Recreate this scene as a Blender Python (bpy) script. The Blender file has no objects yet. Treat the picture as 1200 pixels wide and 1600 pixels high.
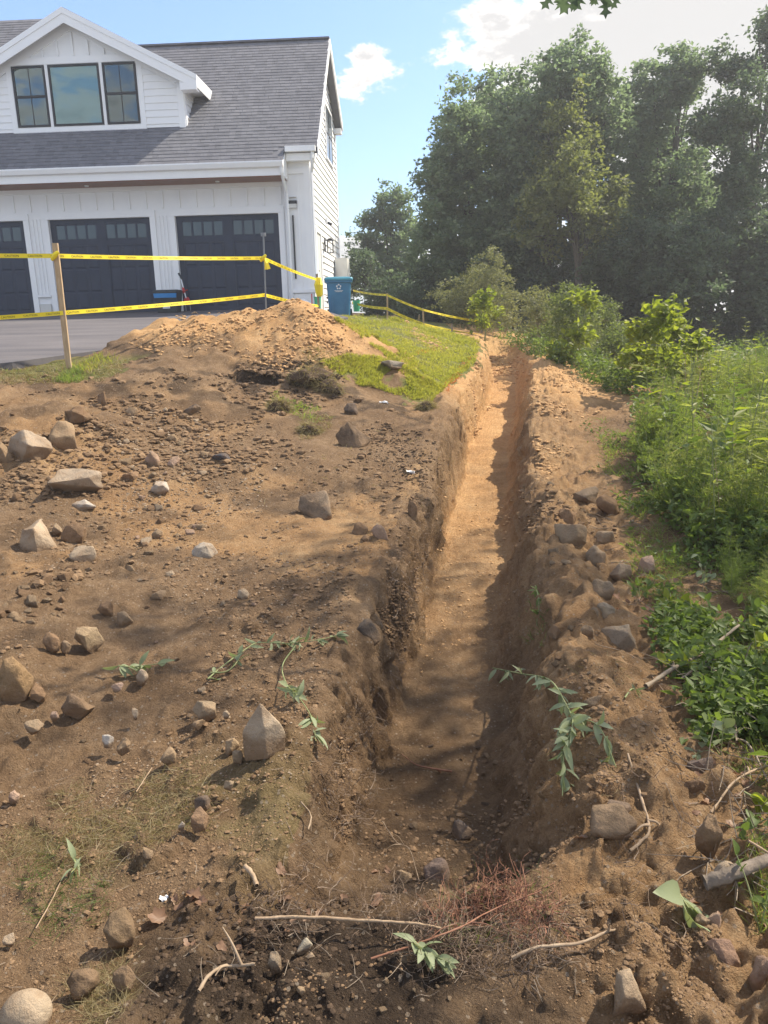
import bpy, math, random, bmesh
import numpy as np
from mathutils import Vector, Matrix
rnd = random.Random(7)
rg = np.random.default_rng(11)
scn = bpy.context.scene
col = scn.collection

# ------------------------------------------------------------------ camera
EYE = np.array([0.0, 0.0, 1.6])
PIT, ROL, YAW, FPX = math.radians(14.437), math.radians(1.335), math.radians(-3.24), 1184.8
Fv = np.array([math.sin(YAW)*math.cos(PIT), math.cos(YAW)*math.cos(PIT), -math.sin(PIT)])
_R = np.array([math.cos(YAW), -math.sin(YAW), 0.0]); _U = np.cross(_R, Fv)
Uv = _U*math.cos(ROL)+_R*math.sin(ROL); Rv = _R*math.cos(ROL)-_U*math.sin(ROL)
cd = bpy.data.cameras.new("camera"); cam = bpy.data.objects.new("camera", cd); col.objects.link(cam)
cam.matrix_world = Matrix(((Rv[0], Uv[0], -Fv[0], EYE[0]), (Rv[1], Uv[1], -Fv[1], EYE[1]), (Rv[2], Uv[2], -Fv[2], EYE[2]), (0, 0, 0, 1)))
cd.sensor_fit = 'VERTICAL'; cd.sensor_height = 24.0; cd.lens = FPX/1600*24.0
cd.clip_start = 0.05; cd.clip_end = 2000
scn.camera = cam

def ray(px, py):
    d = Fv*FPX + Rv*(px-600) + Uv*(800-py)
    return d/d[1]
def at(px, py, Y):
    return EYE + ray(px, py)*Y

# ------------------------------------------------------------------ light
SUN_AZ, SUN_EL = 59.0, 48.0
scn.view_settings.view_transform = 'Standard'; scn.view_settings.look = 'None'
scn.view_settings.exposure = 1.78; scn.view_settings.gamma = 1.0
scn.view_settings.use_curve_mapping = False
scn.cycles.max_bounces = 6; scn.cycles.transparent_max_bounces = 8
scn.cycles.diffuse_bounces = 3; scn.cycles.glossy_bounces = 2; scn.cycles.transmission_bounces = 4
scn.cycles.use_denoising = True
world = bpy.data.worlds.new("World"); scn.world = world; world.use_nodes = True
def N(nt, t, **kw):
    n = nt.nodes.new(t)
    for k, v in kw.items():
        if k.startswith('i_'):
            key = k[2:]; key = int(key) if key.isdigit() else key.replace('_', ' ')
            n.inputs[key].default_value = v
        else: setattr(n, k, v)
    return n
def math_(nt, op, a, b=None, c=None):
    n = nt.nodes.new('ShaderNodeMath'); n.operation = op
    for i, v in enumerate((a, b, c)):
        if v is None: continue
        if isinstance(v, (int, float)): n.inputs[i].default_value = v
        else: nt.links.new(v, n.inputs[i])
    return n.outputs[0]
def build_world():
    nt = world.node_tree; nt.nodes.clear(); L = nt.links.new
    out = N(nt, 'ShaderNodeOutputWorld'); bg = N(nt, 'ShaderNodeBackground')
    bg.inputs[1].default_value = 0.115
    sky = N(nt, 'ShaderNodeTexSky', sky_type='NISHITA', sun_disc=False, sun_elevation=math.radians(SUN_EL),
            sun_rotation=math.radians(SUN_AZ), altitude=50, air_density=1.0, dust_density=.9, ozone_density=2.0)
    tc = N(nt, 'ShaderNodeTexCoord')
    n1 = N(nt, 'ShaderNodeTexNoise', i_Scale=9.0, i_Detail=9.0, i_Roughness=0.6)
    mp = N(nt, 'ShaderNodeMapping'); mp.inputs['Scale'].default_value = (1, 1, 2.0)
    L(tc.outputs['Generated'], mp.inputs[0]); L(mp.outputs[0], n1.inputs['Vector'])
    n2 = N(nt, 'ShaderNodeTexNoise', i_Scale=1.6, i_Detail=3.0); L(mp.outputs[0], n2.inputs['Vector'])
    cov = math_(nt, 'MULTIPLY_ADD', n2.outputs[0], 1.0, -0.22)
    # cumulus banks: (photo position, angular radius, weight)
    for (px, py, rad, wgt) in [(1010, 40, .20, .50), (1280, 60, .28, .55), (790, 40, .07, .34), (690, 72, .04, .26), (580, 133, .050, .62), (540, 135, .056, .60), (588, 87, .036, .58), (554, 90, .034, .52), (556, 45, .016, .35),
                               (530, 385, .04, .5), (590, 390, .04, .4), (300, -40, .30, -.6), (350, 160, .28, -.6), (610, 260, .16, -.45), (640, 150, .05, -.35), (630, 0, .06, -.5), (500, 60, .1, -.3), (100, 60, .35, -.4)]:
        d = Vector(ray(px, py)).normalized(); d = (d[0], d[1], d[2]*2.0)
        vm = N(nt, 'ShaderNodeVectorMath', operation='DISTANCE'); L(mp.outputs[0], vm.inputs[0]); vm.inputs[1].default_value = d
        g = math_(nt, 'DIVIDE', vm.outputs['Value'], rad); g = math_(nt, 'MULTIPLY', g, g)
        g = math_(nt, 'POWER', 2.718, math_(nt, 'MULTIPLY', g, -1.0))
        cov = math_(nt, 'MULTIPLY_ADD', g, wgt, cov)
    n3 = N(nt, 'ShaderNodeTexNoise', i_Scale=26.0, i_Detail=7.0, i_Roughness=.62); L(mp.outputs[0], n3.inputs['Vector'])
    dens = math_(nt, 'ADD', cov, math_(nt, 'MULTIPLY_ADD', n1.outputs[0], 1.1, -0.55)); dens = math_(nt, 'ADD', dens, math_(nt, 'MULTIPLY_ADD', n3.outputs[0], 2.2, -1.1))
    mr = N(nt, 'ShaderNodeMapRange', interpolation_type='SMOOTHSTEP'); L(dens, mr.inputs[0])
    mr.inputs[1].default_value = 0.12; mr.inputs[2].default_value = 0.50
    mr2 = N(nt, 'ShaderNodeMapRange', interpolation_type='SMOOTHSTEP'); L(dens, mr2.inputs[0])
    mr2.inputs[1].default_value = 0.35; mr2.inputs[2].default_value = 0.85
    cc = N(nt, 'ShaderNodeMix', data_type='RGBA'); L(mr2.outputs[0], cc.inputs[0])
    cc.inputs[6].default_value = (3.2, 3.1, 2.98, 1); cc.inputs[7].default_value = (2.1, 2.07, 2.05, 1)
    mx = N(nt, 'ShaderNodeMix', data_type='RGBA'); L(mr.outputs[0], mx.inputs[0])
    hz = N(nt, 'ShaderNodeMix', data_type='RGBA'); hz.inputs[0].default_value = 0.15; hz.inputs[7].default_value = (2.9, 3.4, 4.1, 1)
    L(sky.outputs[0], hz.inputs[6])
    dim = N(nt, 'ShaderNodeMix', data_type='RGBA', blend_type='MULTIPLY'); dim.inputs[0].default_value = 1; L(hz.outputs[2], dim.inputs[6]); dim.inputs[7].default_value = (.52, .58, .68, 1)
    L(dim.outputs[2], mx.inputs[6]); L(cc.outputs[2], mx.inputs[7])
    L(mx.outputs[2], bg.inputs[0]); L(bg.outputs[0], out.inputs[0])
build_world()
sl = bpy.data.lights.new("sun", 'SUN'); sl.energy = 2.45; sl.angle = math.radians(0.6); sl.color = (1.0, 0.90, 0.74)
so = bpy.data.objects.new("sun", sl); col.objects.link(so)
az, el = math.radians(SUN_AZ), math.radians(SUN_EL)
SUNDIR = Vector((math.sin(az)*math.cos(el), math.cos(az)*math.cos(el), math.sin(el)))
so.rotation_euler = SUNDIR.to_track_quat('Z', 'Y').to_euler()

# ------------------------------------------------------------------ helpers
def hash3(ix, iy, iz, seed):
    h = (ix.astype(np.int64)*374761393 + iy.astype(np.int64)*668265263 + iz.astype(np.int64)*2147483647 + seed*1274126177) & 0xFFFFFFFF
    h = ((h ^ (h >> 13))*1274126177) & 0xFFFFFFFF
    h = ((h ^ (h >> 16))*2246822519) & 0xFFFFFFFF
    return ((h ^ (h >> 15)) & 0xFFFFFF)/float(0xFFFFFF)
def vnoise(x, y, z=None, seed=0):
    """smooth value noise in -1..1"""
    x = np.asarray(x, float); y = np.asarray(y, float)
    if z is None:
        xi, yi = np.floor(x), np.floor(y); fx, fy = x-xi, y-yi
        fx = fx*fx*fx*(fx*(fx*6-15)+10); fy = fy*fy*fy*(fy*(fy*6-15)+10); o = np.zeros_like(xi)
        a = hash3(xi, yi, o, seed); b = hash3(xi+1, yi, o, seed); c = hash3(xi, yi+1, o, seed); d = hash3(xi+1, yi+1, o, seed)
        return ((a*(1-fx)+b*fx)*(1-fy)+(c*(1-fx)+d*fx)*fy)*2-1
    z = np.asarray(z, float); zi = np.floor(z); fz = z-zi; fz = fz*fz*(3-2*fz)
    xi, yi = np.floor(x), np.floor(y); fx, fy = x-xi, y-yi
    fx = fx*fx*(3-2*fx); fy = fy*fy*(3-2*fy); r = 0
    for dz in (0, 1):
        a = hash3(xi, yi, zi+dz, seed); b = hash3(xi+1, yi, zi+dz, seed); c = hash3(xi, yi+1, zi+dz, seed); d = hash3(xi+1, yi+1, zi+dz, seed)
        v = (a*(1-fx)+b*fx)*(1-fy)+(c*(1-fx)+d*fx)*fy
        r = r + v*(fz if dz else 1-fz)
    return r*2-1
def rot2(x, y, a): return x*math.cos(a)-y*math.sin(a), x*math.sin(a)+y*math.cos(a)
def fbm(x, y, scale, oct=3, seed=0, gain=.5):
    r = 0; amp = 1; s = 1/scale
    for i in range(oct):
        xx, yy = rot2(np.asarray(x), np.asarray(y), .6+i*1.1)
        r = r+amp*vnoise(xx*s, yy*s, seed=seed+i*17); amp *= gain; s *= 2.03
    return r
def sstep(a, b, x): t = np.clip((x-a)/(b-a), 0, 1); return t*t*(3-2*t)

def mesh_np(name, V, F, smooth=False):
    """V (n,3), F (m,3|4) or list of such arrays"""
    me = bpy.data.meshes.new(name); V = np.ascontiguousarray(V, np.float32)
    Fs = F if isinstance(F, list) else [F]
    idx = np.concatenate([f.ravel() for f in Fs]).astype(np.int32)
    tot = np.concatenate([np.full(len(f), f.shape[1]) for f in Fs]).astype(np.int32)
    st = np.concatenate([[0], np.cumsum(tot)[:-1]]).astype(np.int32)
    me.vertices.add(len(V)); me.vertices.foreach_set('co', V.ravel())
    me.loops.add(len(idx)); me.loops.foreach_set('vertex_index', idx)
    me.polygons.add(len(tot)); me.polygons.foreach_set('loop_start', st); me.polygons.foreach_set('loop_total', tot)
    me.polygons.foreach_set('use_smooth', np.full(len(tot), smooth))
    me.update(calc_edges=True); me.validate(); return me
def link(name, me, mat=None, parent=None, **props):
    o = bpy.data.objects.new(name, me); col.objects.link(o)
    if mat is not None and me is not None and len(me.materials) == 0: me.materials.append(mat)
    if parent is not None: o.parent = parent
    for k, v in props.items():
        if v is not None: o[k] = v
    return o
def empty(name, loc=(0, 0, 0), rz=0, **props):
    o = bpy.data.objects.new(name, None); col.objects.link(o); o.location = loc; o.rotation_euler = (0, 0, rz); o.empty_display_size = .1
    for k, v in props.items():
        if v is not None: o[k] = v
    return o
class MB:
    def __init__(s): s.v = []; s.f = []
    def add(s, V, F):
        n = len(s.v); s.v += [tuple(map(float, p)) for p in V]; s.f += [tuple(i+n for i in f) for f in F]; return s
    def box(s, x0, x1, y0, y1, z0, z1):
        return s.add([(x0, y0, z0), (x1, y0, z0), (x1, y1, z0), (x0, y1, z0), (x0, y0, z1), (x1, y0, z1), (x1, y1, z1), (x0, y1, z1)],
                     [(0, 3, 2, 1), (4, 5, 6, 7), (0, 1, 5, 4), (1, 2, 6, 5), (2, 3, 7, 6), (3, 0, 4, 7)])
    def prism(s, A, B):
        """two matching polygons, bridged"""
        n = len(A)
        return s.add(list(A)+list(B), [tuple(range(n))[::-1], tuple(range(n, 2*n))]+[(i, (i+1) % n, n+(i+1) % n, n+i) for i in range(n)])
    def tube(s, pts, rads, k=6):
        V, F = tube_np(pts, rads, k); return s.add(V, [tuple(f) for f in F])
    def build(s, name, mat, parent=None, base=(0, 0, 0), smooth=False, **props):
        me = bpy.data.meshes.new(name); b = base
        me.from_pydata([(x-b[0], y-b[1], z-b[2]) for x, y, z in s.v], [], s.f); me.update()
        bm = bmesh.new(); bm.from_mesh(me); bmesh.ops.recalc_face_normals(bm, faces=bm.faces); bm.to_mesh(me); bm.free()
        if smooth: me.polygons.foreach_set('use_smooth', [True]*len(me.polygons))
        return link(name, me, mat, parent, **props)
def tube_np(pts, rads, k=6):
    P = np.asarray(pts, float); n = len(P); R = np.broadcast_to(np.asarray(rads, float), (n,)) if np.ndim(rads) < 2 else rads
    T = np.gradient(P, axis=0); T /= np.linalg.norm(T, axis=1, keepdims=True)+1e-9
    ref = np.array([0, 0, 1.0]) if abs(T[:, 2]).mean() < .8 else np.array([1.0, 0, 0])
    A = np.cross(T, ref); A /= np.linalg.norm(A, axis=1, keepdims=True)+1e-9; B = np.cross(T, A)
    a = np.arange(k)*2*np.pi/k
    V = (P[:, None]+R[:, None, None]*(A[:, None]*np.cos(a)[None, :, None]+B[:, None]*np.sin(a)[None, :, None])).reshape(-1, 3)
    i = np.arange(n-1)[:, None]*k; j = np.arange(k)[None]; j2 = (j+1) % k
    F = np.stack([i+j, i+j2, i+k+j2, i+k+j], -1).reshape(-1, 4)
    return V, F
def join(parts):
    Vs, Fs, n = [], [], 0
    for V, F in parts: Vs.append(V); Fs.append(np.asarray(F)+n); n += len(V)
    return np.concatenate(Vs), np.concatenate(Fs)
def spline(pts, n=10):
    """Catmull-Rom through pts"""
    P = np.asarray(pts, float); P = np.vstack([2*P[0]-P[1], P, 2*P[-1]-P[-2]]); out = []
    for i in range(1, len(P)-2):
        t = np.linspace(0, 1, n, endpoint=False)[:, None]; a, b, c, d = P[i-1], P[i], P[i+1], P[i+2]
        out.append(.5*(2*b+(c-a)*t+(2*a-5*b+4*c-d)*t**2+(-a+3*b-3*c+d)*t**3))
    out.append(P[-2:-1]); return np.vstack(out)

# ------------------------------------------------------------------ materials
def pmat(name, color=(.5, .5, .5), rough=.7, spec=.3, metal=0):
    m = bpy.data.materials.new(name); m.use_nodes = True; b = m.node_tree.nodes['Principled BSDF']
    b.inputs['Base Color'].default_value = (*color, 1); b.inputs['Roughness'].default_value = rough
    b.inputs['Specular IOR Level'].default_value = spec; b.inputs['Metallic'].default_value = metal
    return m, m.node_tree, b
def worn(name, c1, c2, scale=6, rough=.7, bump=.0, bscale=60, spec=.3, detail=4, stretch=None):
    """two-tone noise material with optional fine bump"""
    m, nt, b = pmat(name, c1, rough, spec); L = nt.links.new
    tc = N(nt, 'ShaderNodeTexCoord'); vec = tc.outputs['Object']
    if stretch:
        mp = N(nt, 'ShaderNodeMapping'); mp.inputs['Scale'].default_value = stretch; L(vec, mp.inputs[0]); vec = mp.outputs[0]
    n = N(nt, 'ShaderNodeTexNoise', i_Scale=scale, i_Detail=detail, i_Roughness=.6); L(vec, n.inputs['Vector'])
    r = N(nt, 'ShaderNodeValToRGB'); r.color_ramp.elements[0].position = .35; r.color_ramp.elements[1].position = .68
    r.color_ramp.elements[0].color = (*c1, 1); r.color_ramp.elements[1].color = (*c2, 1)
    L(n.outputs[0], r.inputs[0]); L(r.outputs[0], b.inputs['Base Color'])
    if bump:
        n2 = N(nt, 'ShaderNodeTexNoise', i_Scale=bscale, i_Detail=5.0); L(vec, n2.inputs['Vector'])
        bp = N(nt, 'ShaderNodeBump', i_Strength=bump, i_Distance=.01); L(n2.outputs[0], bp.inputs['Height']); L(bp.outputs[0], b.inputs['Normal'])
    return m
def leafmat(name, c1, c2, trans=.35, rough=.5, spec=.3, tint=(1.1, 1.15, .55)):
    """leaves: colour varies from leaf to leaf, light passes through"""
    m, nt, b = pmat(name, c1, rough, spec); L = nt.links.new
    g = N(nt, 'ShaderNodeNewGeometry'); r = N(nt, 'ShaderNodeValToRGB')
    r.color_ramp.elements[0].color = (*c1, 1); r.color_ramp.elements[1].color = (*c2, 1)
    tc = N(nt, 'ShaderNodeTexCoord'); nz = N(nt, 'ShaderNodeTexNoise', i_Scale=.8, i_Detail=2.0); L(tc.outputs['Object'], nz.inputs['Vector'])
    f = math_(nt, 'MULTIPLY_ADD', g.outputs['Random Per Island'], .55, math_(nt, 'MULTIPLY_ADD', nz.outputs[0], .9, -.22))
    L(f, r.inputs[0]); L(r.outputs[0], b.inputs['Base Color'])
    t = N(nt, 'ShaderNodeBsdfTranslucent'); mm = N(nt, 'ShaderNodeMix', data_type='RGBA', blend_type='MULTIPLY'); mm.inputs[0].default_value = 1
    L(r.outputs[0], mm.inputs[6]); mm.inputs[7].default_value = (*[c*1.5 for c in tint], 1); L(mm.outputs[2], t.inputs[0])
    mx = N(nt, 'ShaderNodeMixShader'); mx.inputs[0].default_value = trans; L(b.outputs[0], mx.inputs[1]); L(t.outputs[0], mx.inputs[2])
    L(mx.outputs[0], nt.nodes['Material Output'].inputs[0]); return m

def soil_material():
    m, nt, b = pmat("soil", rough=.95, spec=.12); L = nt.links.new
    at_ = N(nt, 'ShaderNodeVertexColor', layer_name='mask'); sp = N(nt, 'ShaderNodeSeparateColor'); L(at_.outputs[0], sp.inputs[0])
    tc = N(nt, 'ShaderNodeTexCoord'); P = tc.outputs['Object']
    def noise(sc, det=5.0, ro=.6):
        n = N(nt, 'ShaderNodeTexNoise', i_Scale=sc, i_Detail=det, i_Roughness=ro); L(P, n.inputs['Vector']); return n.outputs[0]
    def ramp(f, stops):
        r = N(nt, 'ShaderNodeValToRGB'); e = r.color_ramp.elements
        while len(e) < len(stops): e.new(.5)
        for q, (p, c) in zip(e, stops): q.position = p; q.color = (*c, 1)
        L(f, r.inputs[0]); return r.outputs[0]
    def mix(f, a, c):
        x = N(nt, 'ShaderNodeMix', data_type='RGBA'); L(f, x.inputs[0]); L(a, x.inputs[6]); L(c, x.inputs[7]); return x.outputs[2]
    n1, n2, n3 = noise(1.7, 6), noise(14, 6, .65), noise(75, 4, .7)
    n4 = noise(210, 3, .7)
    f = math_(nt, 'ADD', math_(nt, 'MULTIPLY', n1, .32), math_(nt, 'ADD', math_(nt, 'MULTIPLY', n2, .34), math_(nt, 'ADD', math_(nt, 'MULTIPLY', n3, .30), math_(nt, 'MULTIPLY_ADD', n4, .24, -.10))))
    top = ramp(f, [(.36, (.125, .076, .042)), (.5, (.215, .138, .078)), (.64, (.32, .222, .135))])
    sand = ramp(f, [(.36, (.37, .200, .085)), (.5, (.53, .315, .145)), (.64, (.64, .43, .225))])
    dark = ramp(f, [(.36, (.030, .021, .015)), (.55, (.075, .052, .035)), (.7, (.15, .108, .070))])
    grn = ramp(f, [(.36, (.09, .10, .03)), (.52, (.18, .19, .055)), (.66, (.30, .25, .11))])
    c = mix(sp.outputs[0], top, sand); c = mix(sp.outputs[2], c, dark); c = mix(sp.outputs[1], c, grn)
    # small pale grit
    v = N(nt, 'ShaderNodeTexVoronoi', i_Scale=55.0); L(P, v.inputs['Vector'])
    sv = N(nt, 'ShaderNodeSeparateColor'); L(v.outputs['Color'], sv.inputs[0])
    grit = math_(nt, 'MULTIPLY', math_(nt, 'LESS_THAN', v.outputs['Distance'], .33), math_(nt, 'GREATER_THAN', sv.outputs[0], .86))
    gm = N(nt, 'ShaderNodeMix', data_type='RGBA'); L(math_(nt, 'MULTIPLY', grit, .6), gm.inputs[0]); L(c, gm.inputs[6]); gm.inputs[7].default_value = (.36, .29, .22, 1)
    L(gm.outputs[2], b.inputs['Base Color'])
    hgt = math_(nt, 'ADD', math_(nt, 'MULTIPLY', noise(32, 6, .7), .8), math_(nt, 'ADD', math_(nt, 'MULTIPLY', noise(120, 4, .75), .7), math_(nt, 'MULTIPLY', grit, .25)))
    bp = N(nt, 'ShaderNodeBump', i_Strength=1.0, i_Distance=.03); L(hgt, bp.inputs['Height']); L(bp.outputs[0], b.inputs['Normal'])
    return m
def stone_material():
    """weathered stone: the object's own colour, mottled, with soil stuck on"""
    m, nt, b = pmat("stone", rough=.92, spec=.08); L = nt.links.new
    oi = N(nt, 'ShaderNodeObjectInfo'); tc = N(nt, 'ShaderNodeTexCoord')
    add = N(nt, 'ShaderNodeVectorMath', operation='ADD'); L(tc.outputs['Object'], add.inputs[0]); L(oi.outputs['Location'], add.inputs[1])
    n = N(nt, 'ShaderNodeTexNoise', i_Scale=14.0, i_Detail=7.0, i_Roughness=.65); L(add.outputs[0], n.inputs['Vector'])
    mr = N(nt, 'ShaderNodeMapRange'); L(n.outputs[0], mr.inputs[0]); mr.inputs[1].default_value = .3; mr.inputs[2].default_value = .7; mr.inputs[3].default_value = .62; mr.inputs[4].default_value = 1.3
    mm = N(nt, 'ShaderNodeMix', data_type='RGBA', blend_type='MULTIPLY'); mm.inputs[0].default_value = 1; L(oi.outputs['Color'], mm.inputs[6]); L(mr.outputs[0], mm.inputs[7])
    n2 = N(nt, 'ShaderNodeTexNoise', i_Scale=7.0, i_Detail=6.0, i_Roughness=.7); L(add.outputs[0], n2.inputs['Vector'])
    mr2 = N(nt, 'ShaderNodeMapRange', interpolation_type='SMOOTHSTEP'); L(n2.outputs[0], mr2.inputs[0]); mr2.inputs[1].default_value = .42; mr2.inputs[2].default_value = .64; mr2.inputs[4].default_value = .75
    sx = N(nt, 'ShaderNodeSeparateXYZ'); L(tc.outputs['Generated'], sx.inputs[0])
    foot = N(nt, 'ShaderNodeMapRange', interpolation_type='SMOOTHSTEP'); L(math_(nt, 'MULTIPLY_ADD', n2.outputs[0], .9, math_(nt, 'MULTIPLY', sx.outputs[2], -1.0)), foot.inputs[0]); foot.inputs[1].default_value = -.22; foot.inputs[2].default_value = .12; foot.inputs[4].default_value = .9
    dirt = math_(nt, 'MAXIMUM', mr2.outputs[0], foot.outputs[0])
    m2 = N(nt, 'ShaderNodeMix', data_type='RGBA'); L(dirt, m2.inputs[0]); L(mm.outputs[2], m2.inputs[6]); m2.inputs[7].default_value = (.21, .14, .085, 1)
    L(m2.outputs[2], b.inputs['Base Color'])
    n3 = N(nt, 'ShaderNodeTexNoise', i_Scale=60.0, i_Detail=6.0, i_Roughness=.7); L(add.outputs[0], n3.inputs['Vector'])
    bp = N(nt, 'ShaderNodeBump', i_Strength=.8, i_Distance=.015); L(n3.outputs[0], bp.inputs['Height']); L(bp.outputs[0], b.inputs['Normal'])
    return m
def island_soil(name, c1, c2, rough=.95):
    """clods and grit: colour differs from piece to piece"""
    m, nt, b = pmat(name, c1, rough, .12); L = nt.links.new
    g = N(nt, 'ShaderNodeNewGeometry'); tc = N(nt, 'ShaderNodeTexCoord')
    nz = N(nt, 'ShaderNodeTexNoise', i_Scale=40.0, i_Detail=5.0); L(tc.outputs['Object'], nz.inputs['Vector'])
    r = N(nt, 'ShaderNodeValToRGB'); r.color_ramp.elements[0].color = (*c1, 1); r.color_ramp.elements[1].color = (*c2, 1)
    L(math_(nt, 'MULTIPLY_ADD', g.outputs['Random Per Island'], .7, math_(nt, 'MULTIPLY_ADD', nz.outputs[0], .7, -.2)), r.inputs[0]); L(r.outputs[0], b.inputs['Base Color'])
    bp = N(nt, 'ShaderNodeBump', i_Strength=.6, i_Distance=.008); L(nz.outputs[0], bp.inputs['Height']); L(bp.outputs[0], b.inputs['Normal'])
    return m
def shingle_material():
    m, nt, b = pmat("asphalt_shingle", rough=.9, spec=.15); L = nt.links.new
    g = N(nt, 'ShaderNodeNewGeometry'); mp = N(nt, 'ShaderNodeMapping'); L(g.outputs['Position'], mp.inputs[0])
    mp.inputs['Scale'].default_value = (6.5, .01, 10.6)
    sn = N(nt, 'ShaderNodeVectorMath', operation='FLOOR'); L(mp.outputs[0], sn.inputs[0])
    w = N(nt, 'ShaderNodeTexWhiteNoise', noise_dimensions='3D'); L(sn.outputs[0], w.inputs['Vector'])
    nz = N(nt, 'ShaderNodeTexNoise', i_Scale=1.2, i_Detail=4.0); L(g.outputs['Position'], nz.inputs['Vector'])
    nf = N(nt, 'ShaderNodeTexNoise', i_Scale=90.0, i_Detail=3.0); L(g.outputs['Position'], nf.inputs['Vector'])
    f = math_(nt, 'ADD', math_(nt, 'MULTIPLY', w.outputs['Value'], .34), math_(nt, 'ADD', math_(nt, 'MULTIPLY', nz.outputs[0], .40), math_(nt, 'MULTIPLY', nf.outputs[0], .3)))
    r = N(nt, 'ShaderNodeValToRGB'); r.color_ramp.elements[0].color = (.095, .097, .11, 1); r.color_ramp.elements[1].color = (.23, .228, .245, 1)
    L(f, r.inputs[0]); L(r.outputs[0], b.inputs['Base Color']); return m
def window_glass():
    m = bpy.data.materials.new("window_glass"); m.use_nodes = True; nt = m.node_tree; nt.nodes.clear(); L = nt.links.new
    o = N(nt, 'ShaderNodeOutputMaterial'); t = N(nt, 'ShaderNodeBsdfTransparent'); t.inputs[0].default_value = (.74, .90, .91, 1)
    gl = N(nt, 'ShaderNodeBsdfGlossy', i_Roughness=.01); fr = N(nt, 'ShaderNodeFresnel', i_IOR=1.9)
    mx = N(nt, 'ShaderNodeMixShader'); L(math_(nt, 'MULTIPLY_ADD', fr.outputs[0], .9, .0), mx.inputs[0]); L(t.outputs[0], mx.inputs[1]); L(gl.outputs[0], mx.inputs[2]); L(mx.outputs[0], o.inputs[0]); return m
def driveway_material():
    m, nt, b = pmat("asphalt", rough=.88, spec=.3); L = nt.links.new
    tc = N(nt, 'ShaderNodeTexCoord')
    mp = N(nt, 'ShaderNodeMapping'); mp.inputs['Scale'].default_value = (.35, 1.6, 1); L(tc.outputs['Object'], mp.inputs[0])
    n = N(nt, 'ShaderNodeTexNoise', i_Scale=1.2, i_Detail=7.0, i_Roughness=.62); L(mp.outputs[0], n.inputs['Vector'])
    n2 = N(nt, 'ShaderNodeTexNoise', i_Scale=140.0, i_Detail=3.0); L(tc.outputs['Object'], n2.inputs['Vector'])
    r = N(nt, 'ShaderNodeValToRGB'); r.color_ramp.elements[0].position = .35; r.color_ramp.elements[1].position = .7
    r.color_ramp.elements[0].color = (.085, .080, .088, 1); r.color_ramp.elements[1].color = (.17, .155, .155, 1)
    L(math_(nt, 'ADD', math_(nt, 'MULTIPLY', n.outputs[0], .8), math_(nt, 'MULTIPLY', n2.outputs[0], .2)), r.inputs[0]); L(r.outputs[0], b.inputs['Base Color'])
    bp = N(nt, 'ShaderNodeBump', i_Strength=.4, i_Distance=.01); L(n2.outputs[0], bp.inputs['Height']); L(bp.outputs[0], b.inputs['Normal']); return m

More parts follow.
